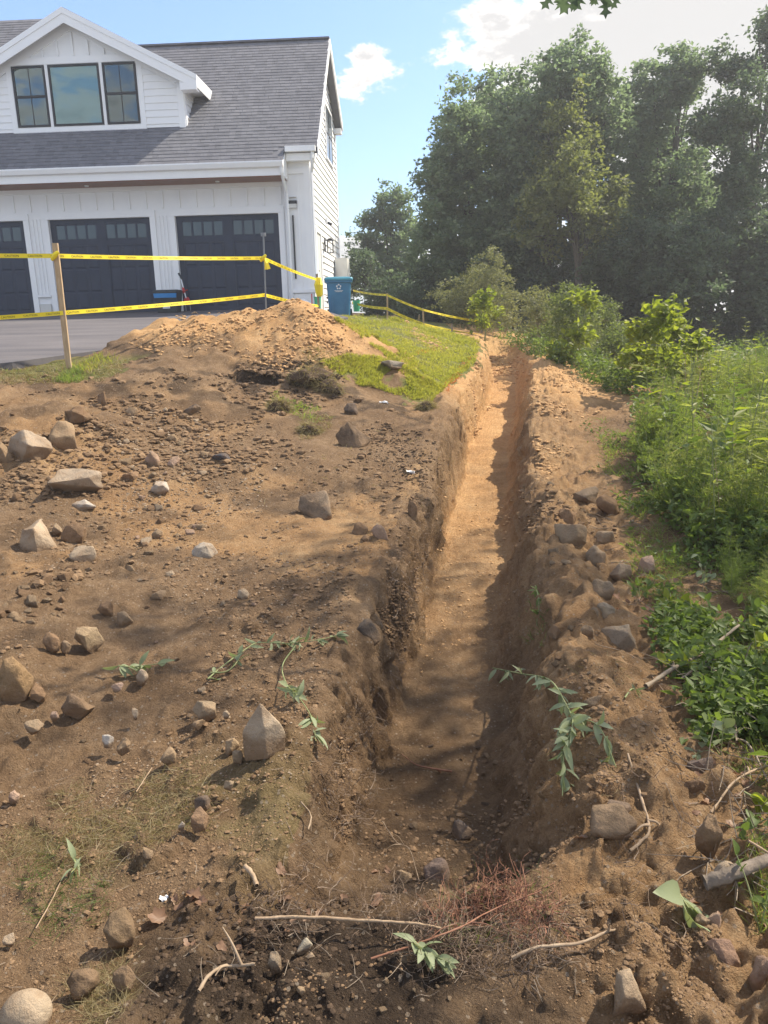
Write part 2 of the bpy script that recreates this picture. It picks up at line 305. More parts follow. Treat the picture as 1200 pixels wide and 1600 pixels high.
M = dict(
    soil=soil_material(), stone=stone_material(), shingle=shingle_material(), glass=window_glass(), asphalt=driveway_material(),
    clod=island_soil("loose_soil", (.125, .078, .044), (.255, .168, .098)), sandclod=island_soil("loose_sand", (.38, .23, .11), (.55, .35, .18)), grit=island_soil("grit", (.17, .12, .078), (.36, .28, .20), .9),
    white=worn("white_paint", (.84, .84, .84), (.88, .88, .87), 2.0, .55), trim=worn("white_trim", (.86, .86, .86), (.89, .89, .88), 3.0, .45),
    navy=worn("dark_navy_paint", (.018, .028, .054), (.025, .037, .068), 2, .45), black=worn("black_frame", (.018, .02, .026), (.026, .028, .034), 5, .4),
    doorpane=pmat("garage_door_pane", (.06, .085, .10), .12, .5)[0], blind=None, dim=pmat("dim_room", (.06, .075, .085), .9)[0],
    soffit=worn("stained_soffit_wood", (.20, .085, .05), (.28, .13, .08), 8, .5, stretch=(1, 8, 1)),
    wood=worn("stake_wood", (.36, .25, .14), (.50, .37, .23), 9, .8, .3, 80, stretch=(6, 6, .6)), oldwood=worn("weathered_wood", (.22, .17, .12), (.34, .28, .20), 12, .85, .4, 90),
    rod=pmat("grey_steel", (.20, .21, .22), .45, .5, .7)[0], tape=worn("yellow_tape", (.80, .62, .015), (.86, .70, .03), 3, .45, spec=.4), darkclod=island_soil('dark_crumbs', (.045, .031, .021), (.10, .068, .045)), orange=pmat('orange_paint', (.75, .22, .04), .7)[0], ink=pmat("black_ink", (.03, .028, .02), .6)[0],
    binblue=worn("blue_plastic", (.030, .155, .30), (.045, .19, .34), 3, .5, spec=.4), binlid=worn("teal_lid", (.05, .24, .33), (.07, .28, .37), 3, .5, spec=.4), bindark=worn("dark_plastic", (.02, .028, .035), (.04, .05, .055), 4, .5),
    lidblue=worn("bright_blue_plastic", (.02, .19, .46), (.03, .23, .52), 4, .45), label=pmat("white_print", (.75, .77, .78), .6)[0], red=pmat("red_plastic", (.50, .03, .03), .4)[0], green=pmat("green_plastic", (.05, .36, .20), .5)[0],
    grayplast=worn("pale_grey_enamel", (.62, .61, .57), (.68, .67, .63), 2, .5), paper=pmat("white_paper", (.75, .75, .74), .8)[0],
    bark=worn("bark", (.055, .047, .038), (.10, .088, .072), 14, .9, .7, 40, stretch=(3, 3, .6)), twig=worn("twig_bark", (.20, .155, .11), (.34, .27, .20), 30, .85, .3, 150), tan=worn("peeled_twig", (.26, .18, .11), (.40, .29, .19), 25, .8, .2, 150),
    root=worn("red_root", (.19, .085, .05), (.29, .15, .095), 30, .85), paleroot=worn("pale_root", (.24, .17, .11), (.37, .28, .19), 30, .85), log=worn('log_bark', (.12, .095, .072), (.22, .175, .135), 18, .9, .6, 60), stem=worn("green_stem", (.17, .20, .08), (.27, .28, .13), 20, .7),
    oak=leafmat("oak_leaves", (.085, .125, .074), (.225, .27, .17), .5, tint=(1.0, 1.1, .78)), oakshade=leafmat("shaded_oak_leaves", (.045, .070, .042), (.13, .168, .105), .45, tint=(1.0, 1.1, .78)), oakpale=leafmat("pale_oak_leaves", (.095, .115, .05), (.20, .21, .095), .5),  # oak lightened for sunlit tops, its darker copy has understorey shade in the colour
    shrubolive=leafmat("olive_leaves", (.13, .14, .07), (.27, .265, .15), .35), shrubgreen=leafmat("shrub_leaves", (.085, .115, .045), (.19, .215, .085), .45), bright=leafmat("bright_leaves", (.13, .17, .022), (.27, .29, .05), .5),
    feather2=leafmat("pale_feathery_leaves", (.15, .18, .055), (.32, .33, .13), .5), feather=leafmat("feathery_leaves", (.10, .15, .04), (.25, .29, .085), .52), cover=leafmat("low_leaves", (.06, .10, .025), (.17, .22, .06), .42), grass=leafmat("lawn_blades", (.19, .22, .035), (.42, .37, .10), .5),
    wilt=leafmat("cut_branch_leaves", (.12, .155, .065), (.30, .33, .20), .25, .55), straw=leafmat("dead_grass", (.16, .125, .06), (.32, .26, .14), .3), dead=leafmat("dead_leaves", (.13, .07, .04), (.34, .21, .13), .3, tint=(1, .8, .6)), hair=leafmat("root_hairs", (.13, .085, .055), (.28, .20, .14), .1, tint=(1, .8, .6)),
)

# ------------------------------------------------------------------ terrain shape
CP = [(300,1600,1.42),(40,1600,1.45),(300,1300,2.15),(80,1300,2.2),(300,1190,2.55),(60,1190,2.55),(470,1200,2.5),(300,1000,3.55),(40,1000,3.45),(490,1000,3.6),
      (300,860,4.9),(40,860,4.65),(570,870,4.8),(300,760,6.3),(40,760,5.9),(620,770,6.3),(300,690,7.35),(40,690,6.8),(550,690,7.6),(680,690,7.8),(300,640,8.3),(40,640,7.7),(560,640,8.7),(690,645,9.1),
      (107,578,9.3),(0,585,8.8),(200,598,8.8),(150,550,10.4),(40,493,20.9),(240,488,20.9),(440,486,20.9),(350,568,10.3),(450,553,11.3),(300,535,11.5),(250,520,13),
      (560,590,10.3),(660,628,9.8),(720,592,12.0),(640,560,12.4),(560,540,12.8),(738,556,14.5),(535,497,20.5),(600,498,19),(680,523,17),(748,541,16.5),
      (830,605,12.5),(800,562,16.5),(880,580,14.6),(900,640,10.2),(960,645,10),(850,750,7.7),(930,750,7.5),(880,900,4.95),(1010,900,4.8),(960,1100,3.1),(1120,1100,3.05),(1000,1300,2.15),(1160,1300,2.15),(950,1500,1.63),(1190,1500,1.63),
      (1150,900,4.8),(1150,760,6.9),(1150,670,9.6),(1020,600,13),(1190,590,14.5),(1000,560,20),(1150,545,25),(780,522,22),(900,532,23),(740,505,34),(1000,510,40),(500,490,34),(600,490,44)]
def uv_(x, y):
    y = np.asarray(y, float); return np.clip(np.asarray(x)/(y+.6), -.72, .72)*1.6, np.log(np.clip(y+.6, 1.7, 45))
_cp = np.array([at(*c) for c in CP]); _a, _b = uv_(_cp[:, 0], _cp[:, 1])
def _k(d2): return np.where(d2 > 1e-12, .5*d2*np.log(d2+1e-12), 0)
_n = len(_a); _K = _k((_a[:, None]-_a)**2+(_b[:, None]-_b)**2)+np.eye(_n)*.004
_Pm = np.c_[np.ones(_n), _a, _b]; _A = np.block([[_K, _Pm], [_Pm.T, np.zeros((3, 3))]]); _w = np.linalg.solve(_A, np.r_[_cp[:, 2], 0, 0, 0])
def base_h(x, y):
    a, b = uv_(x, y); sh = a.shape; a = a.ravel(); b = b.ravel(); r = np.empty_like(a)
    for i in range(0, len(a), 60000):
        s = slice(i, i+60000); r[s] = _k((a[s, None]-_a)**2+(b[s, None]-_b)**2) @ _w[:_n]+_w[_n]+_w[_n+1]*a[s]+_w[_n+2]*b[s]
    return r.reshape(sh)
# trench: centre line on its floor
TR = np.array([at(*c) for c in [(660,1400,2.15),(672,1300,2.65),(686,1200,3.25),(702,1100,3.9),(716,1000,4.72),(735,890,6.0),(750,800,7.6),(760,725,9.6),(776,660,12.0),(788,615,14.4),(784,575,17.0),(770,556,19.5)]])
def trench_c(y): return np.interp(y, TR[:, 1], TR[:, 0]), np.interp(y, TR[:, 1], TR[:, 2])
_ky = np.ones(41)/41
_ty = np.linspace(-3, 30, 1651); _tx, _tz = trench_c(_ty); _tx = np.convolve(np.pad(_tx, 20, 'edge'), _ky, 'valid'); _tz = np.convolve(np.pad(_tz, 20, 'edge'), _ky, 'valid')
def smax(a, b, k): h = np.clip(.5+.5*(a-b)/k, 0, 1); return b*(1-h)+a*h+k*h*(1-h)
PILE = [((262,497,11.6),.50,.16),((318,490,11.5),.55,.2),((381,478,11.5),.62,.12),((425,486,11.4),.6,.2),((460,465,11.5),.66,.13),((500,490,11.9),.55,.2),((520,503,12.1),.62,.15),((215,535,10.9),.42,.2),((330,560,10.2),.34,.3),((270,560,9.9),.34,.3),
        ((616,499,18.6),.55,.15),((648,514,17.4),.45,.2),((680,531,16.2),.40,.2),((800,557,16.6),.22,.3),((850,570,15.3),.26,.3),((890,590,13.8),.24,.3),((30,640,7.0),.5,.2),((105,627,7.3),.5,.18),((300,585,9.3),.40,.25),((10,1010,3.25),.5,.12)]
PILE = [(at(*p), s, k) for p, s, k in PILE]
def tri_pt(px, py, z):  # photo point at a given height
    d = ray(px, py); return EYE+d*((z-EYE[2])/d[2])
HOLES = [(at(402,590,9.45), .30, .42, .42)]
def H_parts(x, y):
    x = np.asarray(x, float); y = np.asarray(y, float)
    zb = base_h(x, y); zb0 = zb
    near = np.clip(1-(y-24)/8, 0, 1)
    for p, sl_, rad in PILE:
        dx, dy = x-p[0], y-p[1]; wob = 1+.07*fbm(x, y, .6, 2, 5)
        d = np.sqrt((dx*1.0)**2+(dy*np.where(dy < 0, .8, 1.25))**2+rad**2)-rad
        cone = p[2]-sl_*d*wob; ok = d < 4
        zb = np.where(ok, smax(cone, zb, .12), zb)
    zb = zb+sstep(.03, .2, zb-zb0)*(fbm(x, y, .30, 3, 33)*.055+np.abs(fbm(x, y, .12, 2, 34))*.03)
    # trench
    xc = np.interp(y, _ty, _tx); zf = np.interp(y, _ty, _tz); s = x-xc
    s = s+.035*fbm(x*.2, y, .35, 3, 21)+.02*fbm(x*.3, y, .09, 2, 22)
    on = sstep(1.72, 2.3, y+.12*fbm(x, y, .25, 2, 8))*(1-sstep(17.5, 20, y))
    depth = np.maximum(zb-zf, .02)
    w = .285-.03*sstep(10, 17, y)
    mL = 1-sstep(w-.04, w+.09+.05*depth+.12*sstep(5.5, 2.8, y), -s); mR = 1-sstep(w-.05, w+.22+.12*depth, s)
    # lip slumps: rounded shoulder left, spoil ridge right
    m = np.where(s < 0, mL, mR)
    # keep the wall steep low and rounded at the lip
    far = sstep(6, 13, y)
    crest = (.115-.0*far)*np.exp(-((s-.68-.08*far)/(.20+.18*far))**2)*on*(1+.5*fbm(x, y, .55, 2, 31))
    crest += .10*sstep(9, 13, y)*np.exp(-((s-1.1)/.6)**2)*on
    lip = .05*np.exp(-((s+.52)/.16)**2)*on*(1+.8*fbm(x, y, .4, 2, 32)) 
    zb2 = zb+crest*(1-m)+lip
    mt = m*on
    z = zb2*(1-mt)+zf*mt
    for p, ra, dp, sh in HOLES:
        dx, dy = x-p[0], y-p[1]; wob = .06*fbm(x, y, .2, 2, 51)
        e = np.abs(dx)/ra; hh = (1-sstep(.8, 1.15, e+wob*3))*sstep(-.75, -.1, dy/ra)*(1-sstep(.35, .55, dy/ra+wob)); z = z-dp*hh
    return z, s, mt, near
def H_noise(x, y, z, s, mt, near):
    floor = sstep(.75, 1, mt)
    a = fbm(x, y, 1.3, 2, 1)*.03*(1-floor)
    b = fbm(x, y, .42, 2, 2)*.024*(1-.6*floor)
    cl = np.maximum(0, fbm(x, y, .10, 3, 3)-.12)**1.2*.035*(.45+.55*sstep(-.2, .5, vnoise(x/1.1, y/1.1, seed=9)))*(1-.55*floor)
    f = fbm(x, y, .03, 2, 4)*.006
    rip = floor*.012*np.sin(y*17+2.5*fbm(x, y, .5, 2, 6))*(.5+.5*vnoise(x/.3, y/.6, seed=7))
    spoil = np.clip(sstep(.38, .55, s)*sstep(1.5, 1.0, s)+sstep(.25, .4, -s)*sstep(.75, .5, -s)*.6, 0, 1)*(1-floor)+sstep(2.2, 1.6, y)*(np.abs(s) < 1.2)*.5*(1-floor)
    sp = spoil*(np.abs(fbm(x, y, .16, 3, 81))*.055+np.maximum(0, fbm(x, y, .055, 2, 82))*.02-.015)
    return (a+b+cl-.012+f+rip+sp)*near
def point_in(poly, x, y):
    r = np.zeros(np.shape(x), bool); n = len(poly)
    for i in range(n):
        (x0, y0), (x1, y1) = poly[i], poly[(i+1) % n]
        c = ((y0 > y) != (y1 > y)); r ^= c & (x < (x1-x0)*(y-y0)/(y1-y0+1e-12)+x0)
    return r
def H(x, y, full=True):
    z, s, mt, near = H_parts(x, y)
    if full: z = z+H_noise(x, y, z, s, mt, near)
    return z
# asphalt drive: a tilted sheet, cut where soil and piles come over it
_d0, _d1 = at(240,488,20.9)[2], at(150,549,10.4)[2]
def drive_h(x, y): return _d1+(np.asarray(y, float)-10.4)*(_d0-_d1)/10.5+0*np.asarray(x)+.012
_gu = np.linspace(-.95, .85, 760); _gv = np.linspace(math.log(.85), math.log(62), 1000)
def _grid():
    v = np.exp(_gv); X = _gu[None]*v[:, None]; Y = np.broadcast_to(v[:, None], X.shape)
    z, s, mt, near = H_parts(X, Y); return z, z+H_noise(X, Y, z, s, mt, near)
GZ, GN = _grid()
def fastH(x, y, full=True):
    """ground height from a table"""
    G = GN if full else GZ; y = np.clip(np.asarray(y, float), .86, 61); u = (np.asarray(x)/y-_gu[0])/(_gu[1]-_gu[0]); v = (np.log(y)-_gv[0])/(_gv[1]-_gv[0])
    u = np.clip(u, 0, len(_gu)-1.001); v = np.clip(v, 0, len(_gv)-1.001); i = u.astype(int); j = v.astype(int); fu, fv = u-i, v-j
    return (G[j, i]*(1-fu)+G[j, i+1]*fu)*(1-fv)+(G[j+1, i]*(1-fu)+G[j+1, i+1]*fu)*fv
def hit(px, py, full=True): return hits([px], [py], full)[0]
def hits(pxs, pys, full=True):
    """where the lines of sight through photo pixels meet the ground"""
    pxs = np.asarray(pxs, float); pys = np.asarray(pys, float); d = Fv*FPX+Rv*(pxs[:, None]-600)+Uv*(800-pys[:, None]); d = d/d[:, 1:2]
    t = np.exp(np.linspace(math.log(.9), math.log(58), 700)); out = []
    for q in range(0, len(pxs), 2000):
        dd = d[q:q+2000]; P = EYE+dd[:, None]*t[None, :, None]; g = P[..., 2]-fastH(P[..., 0], P[..., 1], False); k = np.clip(np.argmax(g < 0, axis=1), 1, len(t)-1)
        i = np.arange(len(dd)); g0, g1 = g[i, k-1], g[i, k]; u = np.clip(g0/(g0-g1+1e-9), 0, 1); tt = t[k-1]+(t[k]-t[k-1])*u
        o = EYE+dd*tt[:, None]; out.append(o)
    out = np.concatenate(out); 
    if full: out[:, 2] = fastH(out[:, 0], out[:, 1])
    return out

LAWN_PX = [(502,566),(545,556),(585,556),(574,537),(545,512),(520,497),(560,492),(600,494),(690,520),(749,540),(744,566),(706,598),(668,630),(630,620),(575,598)]
LAWN = [tuple(hit(a, b, False)[:2]) for a, b in LAWN_PX]
DRIVE = [(-16, 4.5), (-6.2, 8.2), tuple(hit(20,576,False)[:2]), tuple(hit(150,549,False)[:2]), tuple(hit(215,520,False)[:2]), (-3.4, 13.2), (-1.9, 15.5), (-2.2, 18.5), (-2.9, 20.6), (-2.95, 21.2), (-16, 21.2)]

def build_ground():
    ys = [-14, -8, -4, -2, -1, -.3, .2, .5, .7, .85]; y = .95
    while y < 24: ys.append(y); y += .0036*y**1.22+.003
    while y < 420: ys.append(y); y *= 1.06
    ys = np.array(ys)
    inn = np.unique(np.round(np.concatenate([np.linspace(-.95, -.47, 44), np.linspace(-.47, -.20, 84), np.linspace(-.20, .22, 44), np.linspace(.22, .58, 90), np.linspace(.58, 1.05, 46)]), 5))
    tl = (np.arange(1, 231)/230)**1.15; tr = (np.arange(1, 191)/190)**1.15
    Y = np.broadcast_to(ys[:, None], (len(ys), len(inn)+len(tl)+len(tr)))
    xc = np.interp(ys, _ty, _tx); sc = np.maximum(ys, 1.2)
    S = np.concatenate([-.95-(tl[::-1])[None]*(.92*sc+.5)[:, None], np.broadcast_to(inn, (len(ys), len(inn))), 1.05+tr[None]*(.85*sc+.5)[:, None]], 1)
    X = xc[:, None]+S
    z, s, mt, near = H_parts(X, Y); zn = z+H_noise(X, Y, z, s, mt, near)
    ind = point_in(DRIVE, X, Y); zn = np.where(ind, np.minimum(zn, drive_h(X, Y)-.05)*1.0, zn)
    # pieces of soil standing over the asphalt edge keep their height
    up = np.where(ind & (z-base_h(X, Y) > .05), z+H_noise(X, Y, z, s, mt, near), zn); zn = up
    V = np.stack([X, Y, zn], -1)
    # crumbling walls: push the steep faces in and out
    dy_ = np.gradient(V, axis=0); dx_ = np.gradient(V, axis=1); nr = np.cross(dx_, dy_); nr /= np.linalg.norm(nr, axis=-1, keepdims=True)+1e-12
    grooves = vnoise(V[..., 1]/.045+V[..., 2]*6, V[..., 2]/.25, seed=66)*.014+vnoise(V[..., 1]/.02, V[..., 2]/.12+V[..., 1]*3, seed=67)*.006
    steep = sstep(.25, .7, 1-np.abs(nr[..., 2]))*near
    nz3 = 0
    for sc_, am, sd in ((.22, .030, 61), (.10, .026, 62), (.045, .020, 63), (.02, .010, 64)):
        nz3 = nz3+am*vnoise(V[..., 0]/sc_, V[..., 1]/sc_, V[..., 2]/sc_, sd)
    V = V+nr*((nz3+grooves)*steep)[..., None]
    R, C = X.shape
    i = np.arange(R-1)[:, None]*C+np.arange(C-1)[None]; F = np.stack([i, i+1, i+C+1, i+C], -1).reshape(-1, 4)
    me = mesh_np("ground", V.reshape(-1, 3), F, True)
    # what the surface is made of: R fresh sandy subsoil, G grass and thatch, B dark topsoil, plus shade painted in the hole and on the near trench floor
    n1 = fbm(X, Y, .9, 3, 71); n2 = fbm(X, Y, .25, 3, 72)
    far = sstep(5.0, 11.5, Y+n1*1.2)
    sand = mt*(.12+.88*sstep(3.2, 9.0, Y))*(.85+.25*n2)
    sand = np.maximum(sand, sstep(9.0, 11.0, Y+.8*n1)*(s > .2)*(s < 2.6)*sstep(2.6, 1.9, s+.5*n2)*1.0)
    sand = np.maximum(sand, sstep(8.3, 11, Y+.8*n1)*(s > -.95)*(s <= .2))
    zb0 = base_h(X, Y); rise = sstep(.08, .25, z-zb0)
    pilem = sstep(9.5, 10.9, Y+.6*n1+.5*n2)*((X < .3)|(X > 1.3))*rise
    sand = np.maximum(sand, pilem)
    sand = np.maximum(sand, .55*sstep(.0, .5, n1)*(1-far)*(s < -.5)*sstep(2.5, 4.5, Y))
    lawn = point_in(LAWN, X+.20*n2, Y+.45*n2)&(rise < .5)
    grn = np.where(lawn, .9+.3*n2, 0)
    thatch = sstep(.15, .6, n1+.35*n2)*sstep(2.9, 2.2, Y)*(X < -.45)*.28
    thatch = thatch*(1-sstep(2.25, 1.75, Y)*sstep(-.95, -.6, X+.2*n2)); thatch = np.maximum(thatch, sstep(.05, .35, n1)*.5*(X > xc[:, None]+1.9)*sstep(2.6, 4.2, Y))
    back = sstep(16.5, 19, Y)*(X > -1.2); right = sstep(1.5, 2.0, s-.04*Y+.3*n2)*sstep(2.4, 3.4, Y)*sstep(16.5, 14, Y)*0
    edge = (X < at(175,575,9.3)[0]+.3*n2)*sstep(8.75, 9.0, Y+.2*n2)*sstep(10.2, 9.9, Y)*(~ind)*.7
    verge = sstep(1.0+.44*Y, 1.5+.46*Y, s+.2*n2)*(.7+.4*n2); grn = np.clip(np.maximum.reduce([grn, thatch, back*.9, edge, verge]), 0, 1)*(1-np.clip(sand*.9, 0, 1)*(~lawn))
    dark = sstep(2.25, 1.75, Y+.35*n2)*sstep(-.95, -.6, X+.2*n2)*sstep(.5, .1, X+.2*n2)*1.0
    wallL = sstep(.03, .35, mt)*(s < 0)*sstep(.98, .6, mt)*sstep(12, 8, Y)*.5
    dark = np.maximum(dark, .45*sstep(.7, 1, mt)*sstep(4.6, 2.8, Y+.8*n2)); dark = np.maximum(dark, wallL*(.6+.6*n2))  # near trench floor: tree shade put into the soil colour
    sod = sstep(.15, .55, n2+.5*n1)*sstep(7.6, 8.6, Y)*sstep(11.2, 10, Y)*(s < -.6)*(1-rise)*.75
    hp_ = HOLES[0][0]; dark = np.maximum(dark, .9*(np.hypot(X-hp_[0], (Y-hp_[1])*.8) < .36+.1*n2)); dark = np.maximum(dark, sod); dark = np.maximum(dark, .3*sstep(.2, .7, fbm(X, Y, .45, 3, 77))*(s > 1.3)*sstep(9, 7, Y)); sand = np.maximum(sand, .30*sstep(.3, .5, s)*sstep(1.7, 1.2, s)*(1+.5*n2))  # round the hole, its inner shadow is painted into the soil colour
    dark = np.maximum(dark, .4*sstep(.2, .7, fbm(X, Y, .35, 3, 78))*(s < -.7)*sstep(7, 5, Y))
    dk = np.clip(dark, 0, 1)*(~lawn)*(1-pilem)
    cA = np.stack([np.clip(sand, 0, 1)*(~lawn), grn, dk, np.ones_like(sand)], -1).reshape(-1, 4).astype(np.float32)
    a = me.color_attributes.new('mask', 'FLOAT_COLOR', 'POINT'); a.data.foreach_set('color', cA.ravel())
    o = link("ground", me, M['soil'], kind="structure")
    return o
build_ground()
def build_drive():
    P = [(-16, 4.5), (-6.2, 8.0)]+[DRIVE[2], DRIVE[3], DRIVE[4], (-3.2, 12.6), (-2.2, 14.8), (-1.6, 16.5), (-2.2, 18.5), (-2.9, 20.6), (-2.95, 21.2), (-16, 21.2)]
    # subdivided sheet with a clean edge
    m = MB(); top = [(x, y, float(drive_h(np.array(x), np.array(y)))) for x, y in P]; bot = [(x, y, z-.09) for x, y, z in top]
    m.prism(bot, top); m.build("driveway", M['asphalt'], kind="structure")
build_drive()

# ------------------------------------------------------------------ house
HB = (-8.0, 20.9, 1.84)
house = empty("house", HB, label="white two-storey house with three dark garage doors and grey shingled roof", category="house")
FL = 1.84
def hp(mb, name, mat, parent=house, **k): return mb.build(name, M[mat] if isinstance(mat, str) else mat, parent, HB, **k)
def roofz(y): return 9.35+.95*(y-24.3)
def rearz(y): return 9.35-.55*(y-24.3)
D3, D2, D1 = (-6.5, -3.76), (-9.915, -7.175), (-13.33, -10.59)
XC, XP, XL = -2.87, -3.55, -15.0      # gable wall, corner pillar, left end
def build_house():
    # front wall: band over the doors and piers between them
    m = MB(); TOP = 5.12; dz = FL+2.44
    m.box(XL, XP, 20.91, 21.1, dz, TOP)
    for a, b in ((XL, D1[0]), (D1[1], D2[0]), (D2[1], D3[0]), (D3[1], XP)): m.box(a, b, 20.912, 21.1, FL-.3, dz)
    wall = hp(m, "front_wall", 'white')
    def batten(x, z0, z1, y=20.91): hp(MB().box(x-.024, x+.024, y-.034, y-.001, z0, z1), "batten", 'white', wall)
    x = XL+.2
    while x < XP-.1:
        batten(x, dz+.20, TOP-.22); x += .445
    for a, b in ((D1[1], D2[0]), (D2[1], D3[0])):
        for q in (.36, .50, .64): batten(a+(b-a)*q, FL+.55, dz+.02, 20.924)
    m = MB()   # flat trim round the openings, frieze and plinth blocks
    for a, b in (D1, D2, D3):
        m.box(a-.15, b+.15, 20.872, 20.908, dz+.002, dz+.16)
        for s in (a-.15, b+.002): m.box(s, s+.148, 20.872, 20.908, FL-.05, dz)
    m.box(XL, XP, 20.86, 20.907, TOP-.2, TOP)
    hp(m, "door_trim", 'trim')
    for a, b in ((D1[1], D2[0]), (D2[1], D3[0])):
        hp(MB().box(a+.16, b-.16, 20.84, 20.89, FL+.48, FL+.54), "pier_ledge", 'trim'); hp(MB().box(a+.19, b-.19, 20.85, 20.89, FL+.02, FL+.30), "pier_plinth", 'grayplast')
    # garage doors
    for a, b in (D1, D2, D3):
        m = MB(); y = 20.99
        m.box(a, b, y+.02, y+.06, FL, dz)
        W = b-a; mid = (a+b)/2
        d = hp(m, "garage_door", 'navy'); r = MB()
        for x0, x1 in ((a, a+.13), (mid-.12, mid+.12), (b-.13, b)): r.box(x0, x1, y-.002, y+.019, FL+.001, dz-.001)
        for z0, z1 in ((FL+.002, FL+.14), (FL+1.78, FL+1.92), (dz-.12, dz-.002)):
            for x0, x1 in ((a+.13, mid-.12), (mid+.12, b-.13)): r.box(x0, x1, y, y+.019, z0, z1)
        hp(r, "door_rails", 'navy', d)
        for x0, x1 in ((a+.13, mid-.12), (mid+.12, b-.13)):
            w = (x1-x0)
            for i in range(4):
                p0 = x0+w*i/4+.03; p1 = x0+w*(i+1)/4-.03
                hp(MB().box(p0, p1, y+.008, y+.019, FL+1.95, dz-.15), "pane", 'doorpane', d)
            for i in range(5): hp(MB().box(x0+w*i/4-.03*(i > 0), x0+w*i/4+.03*(i < 4), y+.004, y+.0192, FL+1.921, dz-.121), "muntin", 'navy', d)
            for i in range(3):
                p0 = x0+w*i/3+.035; p1 = x0+w*(i+1)/3-.035
                for z0, z1 in ((FL+.16, FL+.58), (FL+.61, FL+1.18), (FL+1.21, FL+1.76)):
                    hp(MB().prism([(p0, y+.0195, z0), (p1, y+.0195, z0), (p1, y+.0195, z1), (p0, y+.0195, z1)], [(p0+.03, y+.006, z0+.03), (p1-.03, y+.006, z0+.03), (p1-.03, y+.006, z1-.03), (p0+.03, y+.006, z1-.03)]), "raised_panel", 'navy', d)
    # corner pillar
    m = MB(); m.box(XP, XC-.001, 20.75, 21.2, FL-.35, 5.78)
    pil = hp(m, "corner_pillar", 'white')
    hp(MB().box(-3.22, -3.17, 20.728, 20.749, FL+.5, 5.3), "batten", 'white', pil)
    hp(MB().box(XC-.16, XC+.012, 20.72, 20.749, FL-.3, 5.3).box(XP+.001, XC-.161, 20.715, 20.749, 5.18, 5.3), "corner_board", 'trim', pil)
    hp(MB().box(XP+.02, XC+.02, 20.66, 20.748, FL+.42, FL+.50).box(XP+.05, XC-.02, 20.7, 20.748, FL-.3, FL+.40), "water_table", 'trim', pil)
    hp(MB().box(-3.37, -3.335, 20.70, 20.747, FL+.78, FL+2.35), "black_strip", 'black', pil)  # plain narrow black strip
    w = hp(MB().box(-3.44, -3.24, 20.66, 20.748, FL+2.52, FL+2.62).box(-3.43, -3.25, 20.67, 20.748, FL+2.78, FL+2.79), "wall_light", 'grayplast', pil)
    hp(MB().box(-3.445, -3.235, 20.655, 20.748, FL+2.621, FL+2.70), "light_hood", 'black', w)
    # gable wall with lapped boards
    m = MB(); yt = 24.3
    poly = [(20.76, FL-.4), (27.25, FL-.4), (27.25, 7.55), (24.3, 9.18), (20.76, 5.80)]
    m.prism([(XC-.2, y, z) for y, z in poly], [(XC-.03, y, z) for y, z in poly]); gw = hp(m, "gable_wall", 'white')
    z = FL-.1; ex = .178
    while z < 9.1:
        z1 = min(z+ex+.02, 9.14)
        def lim(zz): return (max(20.765, 24.3+(zz-9.18)/.95), min(27.25, 24.3+(9.18-zz)/.55))
        a0, b0 = lim(z); a1, b1 = lim(z1)
        if b1-a1 > .08:
            hp(MB().prism([(XC-.029, a0, z), (XC-.029, b0, z), (XC-.029, b1, z1), (XC-.029, a1, z1)], [(XC+.010, a0, z), (XC+.010, b0, z), (XC-.022, b1, z1), (XC-.022, a1, z1)]), "siding_board", 'white', gw)
        z += ex
    hp(MB().box(XC-.02, XC+.02, 27.10, 27.27, FL-.1, 7.5), "rear_corner_board", 'trim', gw)
    def gwin(y0, y1, z0, z1):
        f = hp(MB().box(XC, XC+.035, y0-.06, y0, z0-.06, z1+.06).box(XC, XC+.035, y1, y1+.06, z0-.06, z1+.06).box(XC, XC+.036, y0, y1, z1, z1+.06).box(XC, XC+.036, y0, y1, z0-.06, z0), "gable_window", 'trim')
        hp(MB().box(XC+.012, XC+.02, y0, y1, z0, z1), "pane", 'doorpane', f); hp(MB().box(XC+.014, XC+.03, (y0+y1)/2-.02, (y0+y1)/2+.02, z0, z1).box(XC+.014, XC+.029, y0, y1, (z0+z1)/2-.02, (z0+z1)/2+.02), "sash", 'black', f)
    gwin(24.5, 26.05, 6.28, 7.72)
    m = MB().box(XC, XC+.05, 21.18, 21.28, FL-.1, FL+2.1).box(XC, XC+.05, 22.15, 22.27, FL-.1, FL+2.1).box(XC, XC+.051, 21.28, 22.15, FL+2.0, FL+2.12)
    d = hp(m, "side_door", 'trim'); hp(MB().box(XC+.012, XC+.02, 21.28, 22.15, FL-.1, FL+2.0), "door_leaf", 'grayplast', d); hp(MB().tube([(XC+.014, 21.36, FL+1), (XC+.06, 21.36, FL+1), (XC+.06, 21.46, FL+1)], .011), "handle", 'black', d)
    # lantern
    lx = XC+.02; m = MB()
    m.box(lx, lx+.03, 23.02, 23.14, FL+1.62, FL+2.0); ln = hp(m, "wall_lantern", 'black'); m = MB(); c0, c1, y0, y1, z0, z1 = lx+.08, lx+.25, 22.99, 23.17, FL+1.6, FL+1.92
    for xx in (c0, c1-.016):
        for yy in (y0, y1-.016): m.box(xx, xx+.016, yy, yy+.016, z0, z1)
    m.box(c0, c1, y0, y1, z0-.02, z0).box(c0-.01, c1+.01, y0-.01, y1+.01, z1, z1+.02).box(lx+.03, c0-.011, 23.07, 23.09, z1+.003, z1+.018).prism([(c0, y0, z1+.02), (c1, y0, z1+.02), (c1, y1, z1+.02), (c0, y1, z1+.02)], [(c0+.05, y0+.05, z1+.07), (c1-.05, y0+.05, z1+.07), (c1-.05, y1-.05, z1+.07), (c0+.05, y1-.05, z1+.07)])
